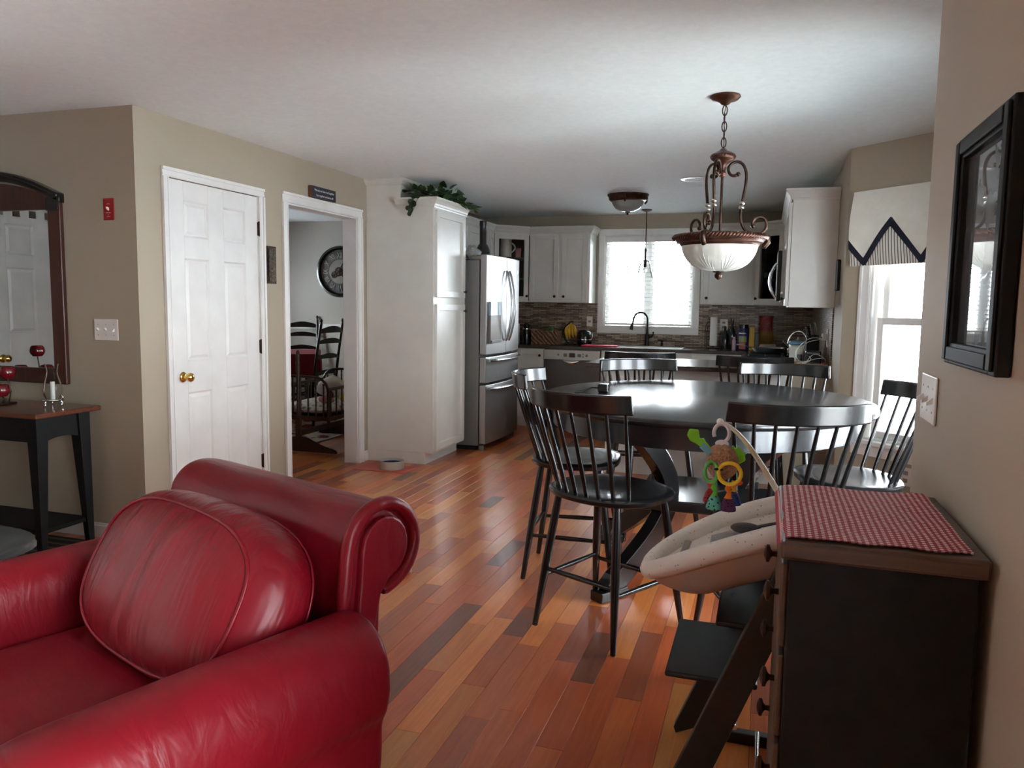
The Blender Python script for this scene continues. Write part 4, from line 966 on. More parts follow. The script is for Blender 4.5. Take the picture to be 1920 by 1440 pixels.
a = t.math('MULTIPLY', t.math('ADD', sq(sp.outputs[0], .0125), sq(sp.outputs[1], .0125)), .5)
t.l(t.ramp(a, [(0,srgb(232,206,200)),(.5,srgb(178,82,90)),(1,srgb(140,36,50))]), t.b.inputs['Base Color']); t.b.inputs['Roughness'].default_value = .92; t.bump(t.noise(v,500,2), .2, .001)
cx0, cx1, cy0, cy1 = DX0-.020, DX1-.012, DY0+.004, DY1+.03
def clf(o):
    def fn(u, w):
        x = cx0+(cx1-cx0)*u; y = cy0+(cy1-cy0)*w+.006*math.sin(7*x*8)*u
        z = DZ+.0035+o+.0022*math.sin(31*x+11*y)*math.sin(17*y+2)**2
        if u < .06: z -= .022*(1-u/.06)**1.5
        if w > .96: z -= .012*((w-.96)/.04)
        x2 = x-.004*(1 if u < .03 else 0)
        return (x2, y, z)
    return fn
m = MB(); m.grid(clf(.002), 40, 40); m.grid(clf(-.0005), 40, 40)
o = m.build('table_runner', t.m, None, smooth=60); tag(o, 'red and white gingham cloth on top of the black dresser', 'cloth')
# ================================================================ high chair with infant seat
hb = MAT['blackflat']; t = NT('black_stained_beech'); v = t.coord((40,4,40)); f = t.noise(v, 2, 4, .7)
t.l(t.ramp(f, [(.3,(.005,.005,.005)),(.75,(.014,.014,.014))]), t.b.inputs['Base Color']); t.b.inputs['Roughness'].default_value = .42; t.bump(f, .15, .003); BB = t.m
p = thing('high_chair', 'black wooden slanted high chair beside the dresser', 'high chair')
T_xz = lambda y: Matrix(((1,0,0,0),(0,0,1,y),(0,1,0,0),(0,0,0,1)))   # local (x,z) polygon extruded along y
for y in (2.055, 2.485):
    MB(T_xz(y)).prism([(-.225,.0),(-.14,.04),(-.13,.04),(.152,.77),(.068,.77),(-.232,.02)], 0, .035).build('leg', BB, p, bevel=.003)
    MB(T_xz(y)).prism([(-.14,0),(.27,0),(.27,.038),(-.128,.038)], 0, .035).build('runner', BB, p, bevel=.003)
MB().box(-.225,.02, 2.092, 2.483, .378, .394).build('foot_plate', BB, p, bevel=.006)
MB().box(-.095,.10, 2.092, 2.483, .540, .556).build('seat_plate', BB, p, bevel=.006)
MB().box(-.062,-.052, 2.30, 2.312, .5555, .5565).build('plate_slot', MAT['black'], p)
for x, z in ((.03,.045),(-.035,.27)): MB().cyl((x,2.085,z),(x,2.49,z),.008,n=10).build('metal_rod', MAT['chrome'], p, smooth=50)
for z, x in ((.66,.09),(.74,.12)):
    MB().grid(lambda u,w: (x+.03*math.sin(PI*u)+.008*(w if w<.5 else 1-w), 2.088+.40*u, z+.05*(w if w<.5 else 1-w)), 11, 5).build('back_slat', BB, p, smooth=60)
settle(p)
# infant seat
t = NT('dotted_cotton'); v = t.coord(kind='World'); vo = t.n('ShaderNodeTexVoronoi'); vo.inputs['Scale'].default_value = 62; t.l(v, vo.inputs['Vector'])
t.l(t.ramp(vo.outputs['Distance'], [(.0,srgb(166,160,154)),(.13,srgb(172,168,160)),(.17,srgb(226,221,212)),(1,srgb(226,221,212))]), t.b.inputs['Base Color']); t.b.inputs['Roughness'].default_value = .9; t.bump(t.noise(v,14,3), .35, .02); DOT = t.m
greyf = pm('grey_fabric', srgb(150,146,142), .9, nscale=200, nstr=.2, ndist=.001); dgrey = pm('dark_grey_strap', srgb(72,70,70), .8)
p = thing('infant_seat', 'white dotted infant seat set mounted on the black high chair', 'infant seat')
YS = 2.285
def axis(s): return (-.300+.56*s, .622+.205*(1-(1-s)**1.6))
def hw(s): return .195*max(.0, 1-(2*min(1,max(0,s))-1)**2)**.42*(.86+.14*math.sin(PI*s*.8))
def rimpt(a):
    s = .5-.5*math.cos(a); x, z = axis(s); w = .175*math.copysign(abs(math.sin(a))**.75, math.sin(a)); return Vector((x, YS-w, z+.012*abs(math.sin(a))))
rp = [rimpt(2*PI*i/56) for i in range(56)]
MB().tube(rp, [.026+.006*math.sin(PI*i/56) for i in range(56)], 10, closed=True).build('padded_rim', DOT, p, smooth=80)
def dish(depth, pw):
    def fn(u, w):
        q = rimpt(2*PI*u); s = .5-.5*math.cos(2*PI*u); c = axis(.34+.40*s); cc = Vector((c[0], YS, c[1]))
        k = w; pnt = q.lerp(cc, k*.96); pnt.z -= depth*(math.sin(PI/2*k)**pw); return tuple(pnt)
    return fn
MB().grid(dish(.075,1), 56, 9, cu=True).build('liner', DOT, p, smooth=80)
def pouch(u, w):
    q = Vector(dish(.125,.8)(u,w)); return (q.x+.03*math.sin(PI*w/2), q.y, q.z-.016)
pk = pm('beige_mesh_fabric', srgb(216,206,198), .85, nscale=400, nstr=.3, ndist=.001)
MB().grid(pouch, 56, 9, cu=True).build('mesh_pouch', pk, p, smooth=80)
# harness
def ins(x, y, dz=0):
    s = (x+.300)/.56; z = axis(s)[1]; k = 1-abs(y-YS)/.175; return (x, y, z-.072*math.sin(PI/2*max(0,min(1,k)))+.012+dz)
MB().grid(lambda u,w: ins(-.13+.17*u, YS+.02+.07*w-.02*u, .034+.012*math.sin(PI*w)), 9, 5).build('harness_pad', greyf, p, smooth=60)
MB().ball(ins(-.03, YS+.03, .058), .032, sc=(1.4,.8,.5)).build('buckle', dgrey, p, smooth=60)
MB().tube([ins(-.03+.1*i/6, YS+.03-.012*i/6, .056) for i in range(9)], .009, 8, flat=.4).build('strap', dgrey, p, smooth=60)
MB().tube([ins(-.225+.004*i, YS-.02+.015*i, .042+.004*math.sin(i)) for i in range(8)], .011, 8, flat=.4).build('strap', greyf, p, smooth=60)
# mount brackets to the chair
MB().box(.085,.135,2.092,2.483,.64,.78).build('mount', pm('pale_plastic', srgb(196,184,178), .5), p, bevel=.01)
# toy bar
tb = [(.075,YS+.02,.84),(.035,YS+.015,.90),(-.005,YS+.01,.965),(-.045,YS,1.02),(-.085,YS-.01,1.058),(-.112,YS-.02,1.070)]
tb = smoothpts(tb, 2)
MB().tube(tb, [.017-.009*i/len(tb) for i in range(len(tb))], 8, flat=.55).build('toy_bar', pm('cream_plastic', srgb(228,220,196), .4), p, smooth=60)
MB().ball((-.113,YS-.021,1.071), .010).build('bar_tip', MAT['trim'], p, smooth=60)
settle(p)
# hanging toy
TX, TY = -.105, YS-.03
p = thing('plush_toy', 'colourful plush rattle toy hanging from the infant seat bar', 'toy')
ringm = pm('lilac_plastic', srgb(214,208,214), .35)
MB().tube([(TX-.002+.021*math.sin(a), TY, 1.040+.026*math.cos(a)) for a in [(-2.0+5.3*i/24) for i in range(25)]], .0052, 8).build('hook_ring', ringm, p, smooth=60)
MB().ball((TX,TY,1.010), .016, sc=(1.2,.5,.7)).build('hook_tab', ringm, p, smooth=60)
plush = pm('tan_plush', srgb(176,128,92), 1.0, nscale=180, nstr=1.0, ndist=.01, nvar=.35, sheen=.4)
m = lump(.046, 1, .85, 1.12, 8, .10, 22, 14)
b = m.build('body', plush, p, smooth=60); b.location = (TX+.003, TY, .915-.008)
gr = pm('lime_fabric', srgb(126,206,34), .7, nscale=60, nstr=.4)
def leafy(pts, th, name, mat, rz=0):
    n = len(pts); return MB(Matrix.Translation((0,TY+.004,0)) @ Matrix(((1,0,0,0),(0,0,1,0),(0,1,0,0),(0,0,0,1)))).prism(pts, -th/2, th/2).build(name, mat, p, bevel=.003)
leafy([(TX-.02,.985),(TX-.045,1.012),(TX-.05,1.022),(TX-.062,1.020),(TX-.066,1.045),(TX-.092,1.046),(TX-.098,1.028),(TX-.088,1.012),(TX-.07,1.004),(TX-.05,.99),(TX-.028,.972)], .010, 'leaf_wing', gr)
leafy([(TX+.018,.985),(TX+.03,1.008),(TX+.038,.998),(TX+.046,1.006),(TX+.054,.992),(TX+.062,.99),(TX+.066,.966),(TX+.05,.955),(TX+.03,.968)], .010, 'leaf_wing', gr)
MB().tube([(TX-.055,TY-.01,1.004),(TX-.030,TY-.012,.982)], .009, 10).build('blue_tag', pm('sky_fabric', srgb(120,180,196), .8), p, smooth=60)
MB().tube([(TX+.026+.030*math.cos(a), TY-.045, .935+.030*math.sin(a)) for a in [2*PI*i/28 for i in range(28)]], .0055, 8, closed=True).build('teether_ring', pm('yellow_plastic', srgb(238,200,40), .3), p, smooth=60)
MB().tube([(TX-.024+.017*math.cos(a), TY-.042+.008*math.sin(a), .935+.027*math.sin(a)) for a in [2*PI*i/24 for i in range(24)]], [.0055+.0012*math.sin(8*PI*i/24) for i in range(24)], 8, closed=True).build('teether_ring', pm('green_plastic', srgb(96,178,80), .35), p, smooth=60)
MB().ball((TX-.004,TY-.046,.945), .007, sc=(1.8,.6,.6)).build('link', navy, p, smooth=60)
def legtoy(x, dy, col, col2, z1, nm):
    l = MB().tube([(x,TY+dy,.900),(x-.002,TY+dy,.885),(x+.002,TY+dy,.875),(x,TY+dy,.862),(x,TY+dy,z1+.035)], [.006,.009,.006,.009,.012], 8).build('toy_leg', pm(nm+'_fabric', srgb(*col), .8), p, smooth=60)
    t = NT(nm+'_spotted'); v = t.coord(); vo = t.n('ShaderNodeTexVoronoi'); vo.inputs['Scale'].default_value = 110; t.l(v, vo.inputs['Vector'])
    t.l(t.ramp(vo.outputs['Distance'], [(.0,srgb(24,40,40)),(.26,srgb(24,40,40)),(.32,srgb(*col2)),(1,srgb(*col2))]), t.b.inputs['Base Color']); t.b.inputs['Roughness'].default_value = .85
    f = MB(); f.lathe([(.008,z1+.038),(.014,z1+.03),(.022,z1+.008),(.0225,z1),(.001,z1)], (x,TY+dy,0), 18); f.build('bell_foot', t.m, p, smooth=50)
legtoy(TX-.014,-.018,(96,190,60),(92,178,160),.826,'green'); legtoy(TX+.024,-.016,(240,130,34),(92,42,92),.824,'orange')
legtoy(TX-.026,.024,(206,34,40),(150,34,40),.835,'red'); legtoy(TX+.036,.026,(236,176,52),(52,72,150),.832,'blue')
MB().ball((TX+.050,TY-.015,.905), .010, sc=(1.2,.5,.8)).build('felt_tab', pm('orange_felt', srgb(226,96,50), .9), p, smooth=60)
settle(p)
# ================================================================ right wall: picture and switches
p = thing('picture_frame', 'black framed glazed picture on the right wall', 'picture')
FY0, FY1, FZ0, FZ1 = 1.553, 1.965, 1.278, 1.762; T = FXn(XN-.002)
w = .046
for nm, q in (('side',(FY0,FY0+w,FZ0,FZ1)),('side',(FY1-w,FY1,FZ0,FZ1)),('rail',(FY0+w,FY1-w,FZ0,FZ0+w)),('rail',(FY0+w,FY1-w,FZ1-w,FZ1))):
    m = MB(T).box(*q, 0, .026); a0,a1,b0,b1 = q
    m.box(a0+.008, a1-.008, b0+.008, b1-.008, .026, .033) if nm == 'side' else m.box(a0, a1, b0+.008, b1-.008, .026, .033)
    m.build('frame_'+nm, MAT['blackflat'], p, bevel=.004)
t = NT('dark_print_under_glass'); v = t.coord((1,3,3)); f = t.noise(v, 3, 4)
t.l(t.ramp(f, [(.35, srgb(40,44,48)), (.7, srgb(88,92,94))]), t.b.inputs['Base Color']); t.b.inputs['Roughness'].default_value = .6; t.b.inputs['Coat Weight'].default_value = 1; t.b.inputs['Coat Roughness'].default_value = .02; t.b.inputs['Coat IOR'].default_value = 1.7
MB(T).box(FY0+w, FY1-w, FZ0+w, FZ1-w, 0, .012).build('glazed_print', t.m, p); settle(p)
def switch_plate(label, T, a0, a1, b0, b1, n, mat, ups, name='switch_plate'):
    p = thing(name, label, 'switch'); MB(T).box(a0, a1, b0, b1, 0, .006).build('plate', mat, p, bevel=.003)
    for i in range(n):
        a = a0+(a1-a0)*(i+.5)/n if n > 1 else (a0+a1)/2; b = (b0+b1)/2; k = .008 if ups[i] else -.008
        MB(T).hexa([(a-.005,b-.008,.006),(a+.005,b-.008,.006),(a+.005,b+.008,.006),(a-.005,b+.008,.006),(a-.004,b+k-.004,.020),(a+.004,b+k-.004,.020),(a+.004,b+k+.004,.020),(a-.004,b+k+.004,.020)]).build('toggle', MAT['trim'], p)
        for s in (-1,1): MB(T).cyl((a,b+s*.03,.006),(a,b+s*.03,.0072),.003,n=8).build('screw', MAT['pewter'], p)
    return settle(p)
white_pl = pm('switch_plastic', srgb(226,220,212), .35)
switch_plate('white triple switch plate near the picture', FXn(XN-.001), 2.14, 2.325, 1.107, 1.228, 3, white_pl, (0,0,0))
FE = FY(Y0-.001)
switch_plate('white triple switch plate beside the arched mirror', FE, -3.637, -3.468, 1.158, 1.278, 3, white_pl, (1,1,0))
sw = switch_plate('red emergency switch plate high on the entry wall', FE, -3.540, -3.466, 1.828, 1.948, 1, pm('red_switch_plate', srgb(150,20,26), .4), (1,))
pink = pm('pale_print', srgb(226,170,166), .6)
for i, (z, hw_) in enumerate(((1.916,.012),(1.868,.018),(1.848,.012))):
    o = MB(FE).box(-3.503-hw_, -3.503+hw_, z-.0018, z+.0018, .0062, .0066).build('print_line', pink, sw); o.location = -Vector(sw.location)
# bronze plaque + sign + others on the door wall
T = FX(XD+.001)
t = NT('embossed_bronze'); v = t.coord(kind='World'); f = t.noise(v, 60, 4, .6, 1.5); t.l(t.ramp(f, [(.35,srgb(40,34,30)),(.7,srgb(128,112,98))]), t.b.inputs['Base Color']); t.b.inputs['Metallic'].default_value = .5; t.b.inputs['Roughness'].default_value = .45; t.bump(f, 1, .01)
p = thing('wall_plaque', 'narrow embossed bronze plaque between the two doorways', 'plaque'); MB(T).box(4.668, 4.772, 1.513, 1.773, 0, .012).build('backing', MAT['bronze'], p, bevel=.003); MB(T).box(4.680, 4.760, 1.527, 1.759, .012, .018).build('relief', t.m, p, bevel=.003); settle(p)
p = thing('wood_sign', 'small navy wooden sign with white lettering above the doorway', 'sign')
MB(T).box(5.206, 5.545, 2.174, 2.262, 0, .032).build('board', pm('sign_edge_wood', srgb(120,72,44), .6), p, bevel=.002)
MB(T).box(5.207, 5.544, 2.175, 2.261, .032, .0335).build('face', pm('sign_navy_paint', srgb(40,44,56), .7, nscale=40, nstr=.2, nvar=.2), p)
def text_mesh(body, size, T, mat, parent, name='lettering', align='CENTER', ext=.0004, sx=1):
    c = bpy.data.curves.new(name, 'FONT'); c.body = body; c.size = size; c.align_x = align; c.extrude = ext; c.resolution_u = 2
    o = bpy.data.objects.new(name+'_tmp', c); COL.objects.link(o); bpy.context.view_layer.update()
    me = bpy.data.meshes.new_from_object(o.evaluated_get(bpy.context.evaluated_depsgraph_get())); bpy.data.objects.remove(o); bpy.data.curves.remove(c)
    me.transform(T @ Matrix.Diagonal((sx,1,1,1))); me.materials.clear(); me.materials.append(mat)
    o = bpy.data.objects.new(name, me); COL.objects.link(o); o.parent = parent; return o
lt = pm('white_lettering', srgb(232,232,228), .7)
text_mesh('We may not have it all together', .0235, T @ Matrix.Translation((5.378,2.226,.0338)), lt, p, sx=.92)
text_mesh('but, together we have it all!', .0235, T @ Matrix.Translation((5.385,2.190,.0338)), lt, p, sx=.92)
settle(p)
o = MB(FXn(XF-.001)).box(5.985, 6.045, 1.52, 1.74, 0, .03).build('wall_plaque', MAT['black'], None, bevel=.006); tag(o, 'slim plain black plaque beside the white end cabinet', 'plaque')
def outlet(label, T, a, b, w=.07, h=.115, holes=2):
    p = thing('wall_outlet', label, 'outlet'); MB(T).box(a-w/2, a+w/2, b-h/2, b+h/2, 0, .005).build('plate', white_pl, p, bevel=.002)
    for s in ((-1,1) if holes == 2 else (0,)):
        MB(T).box(a-.016, a+.016, b+s*.024-.013, b+s*.024+.013, .005, .0075).build('socket', pm('outlet_grey', srgb(150,140,130), .5), p, bevel=.004)
    settle(p)
TBS = FY(YB-.012)
outlet('beige outlet below the valance window', T_bf @ Matrix.Translation((0,0,.001)), .545, .362)
outlet('white outlet on the backsplash beside the paper towel', TBS, -.457, 1.198, .085, .125); outlet('white switch outlet on the backsplash beside the waffle maker', TBS, -1.992, 1.205, .07, .12, 1)
# ================================================================ entry: mirror, console, decor
mah = wood('mahogany', srgb(48,24,18), srgb(84,42,28), .35, 2, .15, False)
p = thing('arched_mirror', 'arched mahogany wall mirror with black crown above the console table', 'mirror')
T = FY(Y0-.002); mcx, mhw = -4.335, .505
for s in (-1,1): MB(T).box(mcx+s*mhw-(.09 if s > 0 else 0), mcx+s*mhw+(0 if s > 0 else .09), .895, 1.955, 0, .03).build('side_stile', mah, p, bevel=.006)
MB(T).box(mcx-mhw+.09, mcx+mhw-.09, .895, .985, 0, .03).build('bottom_rail', mah, p, bevel=.006)
arc = [(mcx-mhw+.09+(2*mhw-.18)*i/16, 1.955+.125*math.sin(PI*(.12+.76*i/16))-.03) for i in range(17)]
MB(T).prism([(mcx-mhw+.09,1.893),(mcx+mhw-.09,1.893)]+arc[::-1], 0, .026).build('header_panel', mah, p)
def cpt(i, n=28):
    k = -1+2*i/n; return (mcx+k*(mhw+.012), 1.955+.14*math.cos(k*PI/2*.98)**1.0)
m = MB(T); rib = []
for lay, (zo, ww, dd) in enumerate(((0.0,.020,.040),(.022,.012,.058))):
    m.ribbon([((cpt(i)[0], cpt(i)[1]+zo-.012, dd/2), (0,1,0), (0,0,1)) for i in range(29)], ww, dd)
m.build('crown', MAT['black'], p, bevel=.006, smooth=40)
for s in (-1,1): MB(T).box(mcx+s*(mhw-.045)-.045, mcx+s*(mhw-.045)+.045, 1.885, 1.96, .03, .04).build('capital', MAT['black'], p, bevel=.004)
MB(T).box(mcx-mhw+.088, mcx+mhw-.088, .98, 1.896, .004, .014).build('mirror_glass', MAT['mirror'], p); settle(p)
p = thing('console_table', 'dark console table with reddish wood top and tapered black legs', 'table')
CX0, CX1, CY0_, CY1_, CZ = -4.95, -3.535, 3.005, 3.425, .790
MB().box(CX0, CX1, CY0_, CY1_, CZ-.028, CZ).build('top', wood('console_red_wood', srgb(70,36,24), srgb(112,62,40), .28, 0, .3, False), p, bevel=.008)
MB().box(CX0+.06, CX1-.06, CY0_+.05, CY0_+.07, CZ-.16, CZ-.028).build('front_apron', MAT['blackflat'], p); MB().box(CX0+.06, CX1-.06, CY1_-.07, CY1_-.05, CZ-.16, CZ-.028).build('back_apron', MAT['blackflat'], p)
for x in (CX0+.06, CX1-.08):
    pl_ = [(CY0_+.045, CZ-.028),(CY1_-.045,CZ-.028),(CY1_-.045,CZ-.18)]+[(CY1_-.045-(CY1_-CY0_-.09)*i/10, CZ-.18+.035*math.sin(PI*i/10)) for i in range(1,10)]+[(CY0_+.045,CZ-.18)]
    MB(Matrix(((0,0,1,x),(1,0,0,0),(0,1,0,0),(0,0,0,1)))).prism(pl_, 0, .02).build('side_apron', MAT['blackflat'], p)
for x, sx in ((CX0+.045,1),(CX1-.045,-1)):
    for y, sy in ((CY0_+.04,1),(CY1_-.04,-1)):
        w0, w1 = .075, .034
        MB().hexa([(x,y,0),(x+sx*w1,y,0),(x+sx*w1,y+sy*w1,0),(x,y+sy*w1,0),(x,y,CZ-.028),(x+sx*w0,y,CZ-.028),(x+sx*w0,y+sy*w0,CZ-.028),(x,y+sy*w0,CZ-.028)]).build('leg', MAT['blackflat'], p, bevel=.003)
MB().box(CX0+.06, CX1-.06, CY0_+.055, CY1_-.055, .135, .16).build('lower_shelf', MAT['blackflat'], p, bevel=.004)
d = MB().box(CX0+.30, CX1-.36, CY0_+.046, CY0_+.05, CZ-.14, CZ-.045).build('drawer', MAT['blackflat'], p, bevel=.002); settle(p); p.location.z += .0075
t = NT('striped_rug'); v = t.coord(kind='World'); sp = t.n('ShaderNodeSeparateXYZ'); t.l(v, sp.inputs[0]); q = t.math('SINE', t.math('MULTIPLY', sp.outputs[1], 2*PI/.07)); t.l(t.ramp(q, [(.2,srgb(40,32,26)),(.6,srgb(88,78,58))]), t.b.inputs['Base Color']); t.b.inputs['Roughness'].default_value = .95
o = MB().box(-4.95,-3.50,2.92,3.42,.0005,.007).build('striped_mat', t.m, None, bevel=.002); tag(o, 'dark striped mat on the floor under the console table', 'mat')
p = thing('hurricane_lamp', 'clear glass hurricane candle lamp on a silver footed tray', 'candle holder', (-3.735, 3.29, CZ+.008))
MB().lathe([(.001,.030),(.052,.030),(.058,.034),(.056,.038),(.001,.037)], n=28).build('tray', MAT['chrome'], p, smooth=40)
for i in range(3):
    a = 2*PI*i/3+.4; MB().tube([(.040*math.cos(a),.040*math.sin(a),.032),(.050*math.cos(a),.050*math.sin(a),.018),(.044*math.cos(a),.044*math.sin(a),.010),(.054*math.cos(a),.054*math.sin(a),.003)], .0035, 6).build('scroll_foot', MAT['chrome'], p, smooth=60)
MB().tube([(.05,0,.036),(.068,0,.040),(.072,0,.055),(.062,0,.062)], .003, 6).build('ring_handle', MAT['chrome'], p, smooth=60)
MB().lathe([(.034,.038),(.046,.06),(.050,.09),(.042,.13),(.030,.17),(.027,.195),(.034,.225),(.037,.235)], n=32, caps=False).build('glass_chimney', MAT['clear'], p, smooth=60)
MB().cyl((0,0,.038),(0,0,.135),.012).build('candle', pm('clear_wax', srgb(206,204,198), .4), p, smooth=40)
p = thing('candle_stand', 'wire stand holding round red candle cups on the console table', 'candle holder', (-4.22, 3.25, CZ+.008))
rg = pm('red_glazed_cup', srgb(104,16,24), .22, coat=.4); bw = MAT['bronze']
cups = ((-4.332,1.055),(-4.45,.930),(-4.285,.935),(-4.045,.868),(-4.05,.965))
MB().box(-.27,.21,-.05,.05,0,.008).build('base', bw, p, bevel=.003)
for i, (x, z) in enumerate(cups):
    y = (0,.02,-.02,-.015,.03)[i]
    MB().tube([(x+4.22,y,.006),(x+4.22+.02,y,(z-CZ)*.4),(x+4.22,y,z-CZ-.034)], .004, 6).build('wire', bw, p, smooth=60)
    MB().lathe([(.001,-.035),(.026,-.034),(.040,-.016),(.043,.0),(.038,.022),(.030,.032),(.026,.030),(.034,.018),(.036,0),(.02,-.024),(.001,-.026)], (x+4.22,y,z-CZ), 24).build('cup', rg, p, smooth=50)
# side table behind the armchair
p = thing('side_table', 'dark grey painted side table with rounded moulded top beside the armchair', 'table', (-2.92, 1.95, 0))
gp = pm('charcoal_paint', srgb(62,66,66), .3)
def ov(rx, ry, z0, z1, e=3.2, n=48):
    def o(a, k): c, s = math.cos(a), math.sin(a); q = 1/(abs(c)**e+abs(s)**e)**(1/e); return (rx*k*c*q, ry*k*s*q)
    m = MB(); pr = [(.97,z0),(1.0,z0+.006),(1.0,z0+.012),(.985,z0+.018),(.985,z1-.004),(.97,z1)]
    return m.grid(lambda u,v: (*o(2*PI*u, pr[int(round(v*5))][0]), pr[int(round(v*5))][1]), n, 6, cu=True, caps=True)
ov(.42,.28,.47,.505).build('top', gp, p, smooth=40); ov(.36,.22,.38,.47).build('apron', gp, p, smooth=40)
for x in (-.28,.28):
    for y in (-.15,.15): MB().tube([(x,y,.40),(x*1.02,y*1.02,.2),(x*1.05,y*1.05,0)], [.026,.020,.014], 10).build('leg', gp, p, smooth=50)
# ================================================================ floor things
o = MB().box(-3.235,-2.765,5.70,5.975,0.0005,.006).build('feeding_mat', pm('coral_silicone', srgb(206,98,84), .5), None, bevel=.003); tag(o, 'coral red feeding mat by the pantry cabinet', 'mat')
p = thing('pet_bowl', 'grey stoneware pet bowl with blue inside on the feeding mat', 'bowl', (-2.945, 5.83, .006))
MB().lathe([(.001,0),(.098,0),(.104,.004),(.104,.066),(.101,.072),(.096,.068),(.093,.05)], n=40, caps=False).build('outer_wall', pm('stoneware_beige', srgb(188,180,166), .5), p, smooth=40)
MB().lathe([(.096,.068),(.090,.03),(.078,.02),(.001,.018)], n=40, caps=False).build('inner_glaze', pm('cobalt_glaze', srgb(20,26,84), .2), p, smooth=40)
b = lump(.055, 1.3, 1.1, .55, 21, .3).build('pet_toy', pm('cream_fleece', srgb(214,200,176), 1, nscale=90, nstr=1, ndist=.02), None, smooth=60); b.location = (-1.755, 3.56, .0); tag(b, 'cream fleecy pet toy on the floor behind the armchair', 'toy')
# ================================================================ ivy on the pantry
p = thing('trailing_ivy', 'trailing green ivy garland on top of the pantry cabinet', 'plant')
ri = random.Random(5)
LV = [pm('ivy_leaf_'+n, srgb(*c), .45, nscale=40, nstr=.2) for n, c in (('deep',(34,56,30)),('mid',(52,78,40)),('fresh',(84,112,58)))]
lm = []
for k in range(3):
    m = MB(); pts = [(0,0),(.018,.006),(.027,.022),(.024,.040),(.012,.056),(0,.068),(-.012,.056),(-.024,.040),(-.027,.022),(-.018,.006)]
    m.add([(x,y,-.010*(abs(x)/.027)**1.5-.10*y*y*10*.6) for x,y in pts]+[(0,.03,.004)], [(i,(i+1)%10,10) for i in range(10)]); lm.append(m.mesh('leaf', LV[k], 60))
def leaf(pos, yaw, pitch, roll, s, k):
    o = bpy.data.objects.new('leaf', lm[k]); COL.objects.link(o); o.parent = p; o.location = pos; o.rotation_euler = (pitch, roll, yaw); o.scale = (s,s,s)
MB().box(-2.98,-2.70,6.16,6.80,2.274,2.284).build('moss_bed', pm('moss', srgb(48,52,30), 1, nscale=60, nstr=1, ndist=.02), p)
for i in range(118):
    x = ri.uniform(-2.97,-2.66); y = ri.uniform(6.12,6.86); z = 2.285+ri.random()**1.4*.125*(1-.3*abs(y-6.45)/.35)
    leaf((x,y,z), ri.uniform(0,6.28), ri.uniform(-.4,1.0), ri.uniform(-.6,.6), ri.uniform(.75,1.35), ri.choice((0,0,1,1,2)))
for i in range(16):
    t_ = i/16; leaf((-2.635+.02*ri.random(), 6.55+.38*t_, 2.275+.03*ri.random()), ri.uniform(-2.4,-.8), ri.uniform(-.9,.1), ri.uniform(-.5,.5), ri.uniform(.9,1.4), ri.choice((0,1,2)))
st = [(-2.82,6.13,2.30),(-2.80,6.06,2.285),(-2.805,6.030,2.25),(-2.825,6.028,2.20),(-2.85,6.03,2.15),(-2.875,6.035,2.11)]
MB().tube(smoothpts(st,2), .0022, 6).build('stem', LV[1], p, smooth=60)
for (x,z,r,s) in ((-2.79,2.235,.3,1.0),(-2.85,2.235,-.6,1.0),(-2.885,2.20,-1.0,.85),(-2.82,2.17,.5,.95),(-2.865,2.155,-.4,.9),(-2.91,2.155,-1.3,.75),(-2.875,2.115,-.5,.85),(-2.89,2.10,-.9,.7)):
    leaf((x,6.022,z+.02), PI+ .0, PI/2+.25, r, s, 0)
settle(p)
# ================================================================ counter things by the window
CT = .938
def solo(name, mb, mat, loc, label, cat, smooth=40, group=None, **kw):
    o = mb.build(name, mat, None, smooth=smooth, **kw); o.location = loc; return tag(o, label, cat, group)
p = thing('water_bottle', 'black insulated bottle with steel band beside the refrigerator', 'bottle', (-2.66, 8.72, CT))
MB().lathe([(.001,0),(.042,0),(.044,.01),(.044,.17),(.036,.19)], n=24).build('body', MAT['black'], p, smooth=40); MB().lathe([(.037,.165),(.045,.168),(.045,.180),(.037,.183)], n=24, caps=False).build('band', MAT['chrome'], p, smooth=40); MB().lathe([(.036,.188),(.038,.192),(.038,.225),(.02,.238),(.001,.24)], n=20).build('cap', MAT['black'], p, smooth=40)
MB().tube([(.038,0,.215),(.062,0,.21),(.066,0,.19),(.045,0,.175)], .006, 8).build('carry_loop', MAT['black'], p, smooth=60)
solo('canister', MB().lathe([(.001,0),(.045,0),(.047,.01),(.047,.22),(.03,.235),(.001,.24)]), MAT['trim'], (-2.80,8.74,CT), 'white canister behind the black bottle', 'canister')
t = NT('woven_wicker'); v = t.coord((1,1,1)); wv = t.n('ShaderNodeTexWave'); wv.bands_direction = 'DIAGONAL'; wv.inputs['Scale'].default_value = 12; wv.inputs['Distortion'].default_value = 4; t.l(v, wv.inputs['Vector'])
t.l(t.ramp(wv.outputs['Fac'], [(.2,srgb(104,72,48)),(.8,srgb(150,110,76))]), t.b.inputs['Base Color']); t.b.inputs['Roughness'].default_value = .7; t.bump(wv.outputs['Fac'], .8, .01); WK = t.m
p = thing('wicker_basket', 'rectangular woven wicker basket on the counter', 'basket', (-2.44, 8.80, CT))
for q in ((-.16,.16,-.09,-.08),(-.16,.16,.08,.09),(-.16,-.15,-.08,.08),(.15,.16,-.08,.08)): MB().box(*q, 0, .15).build('woven_side', WK, p)
MB().box(-.15,.15,-.08,.08,0,.01).build('bottom', WK, p); MB().tube([(-.16,-.09,.15),(.16,-.09,.15),(.16,.09,.15),(-.16,.09,.15)], .007, 8, closed=True).build('rim', WK, p, smooth=40)
for yy in (-.094,):
    for k in range(2):
        MB().tube([(-.155+.31*i/24, yy, .05+.055*k+.022*math.sin(i*PI/4+k*PI)) for i in range(25)], .004, 6).build('lattice_weave', WK, p, smooth=60)
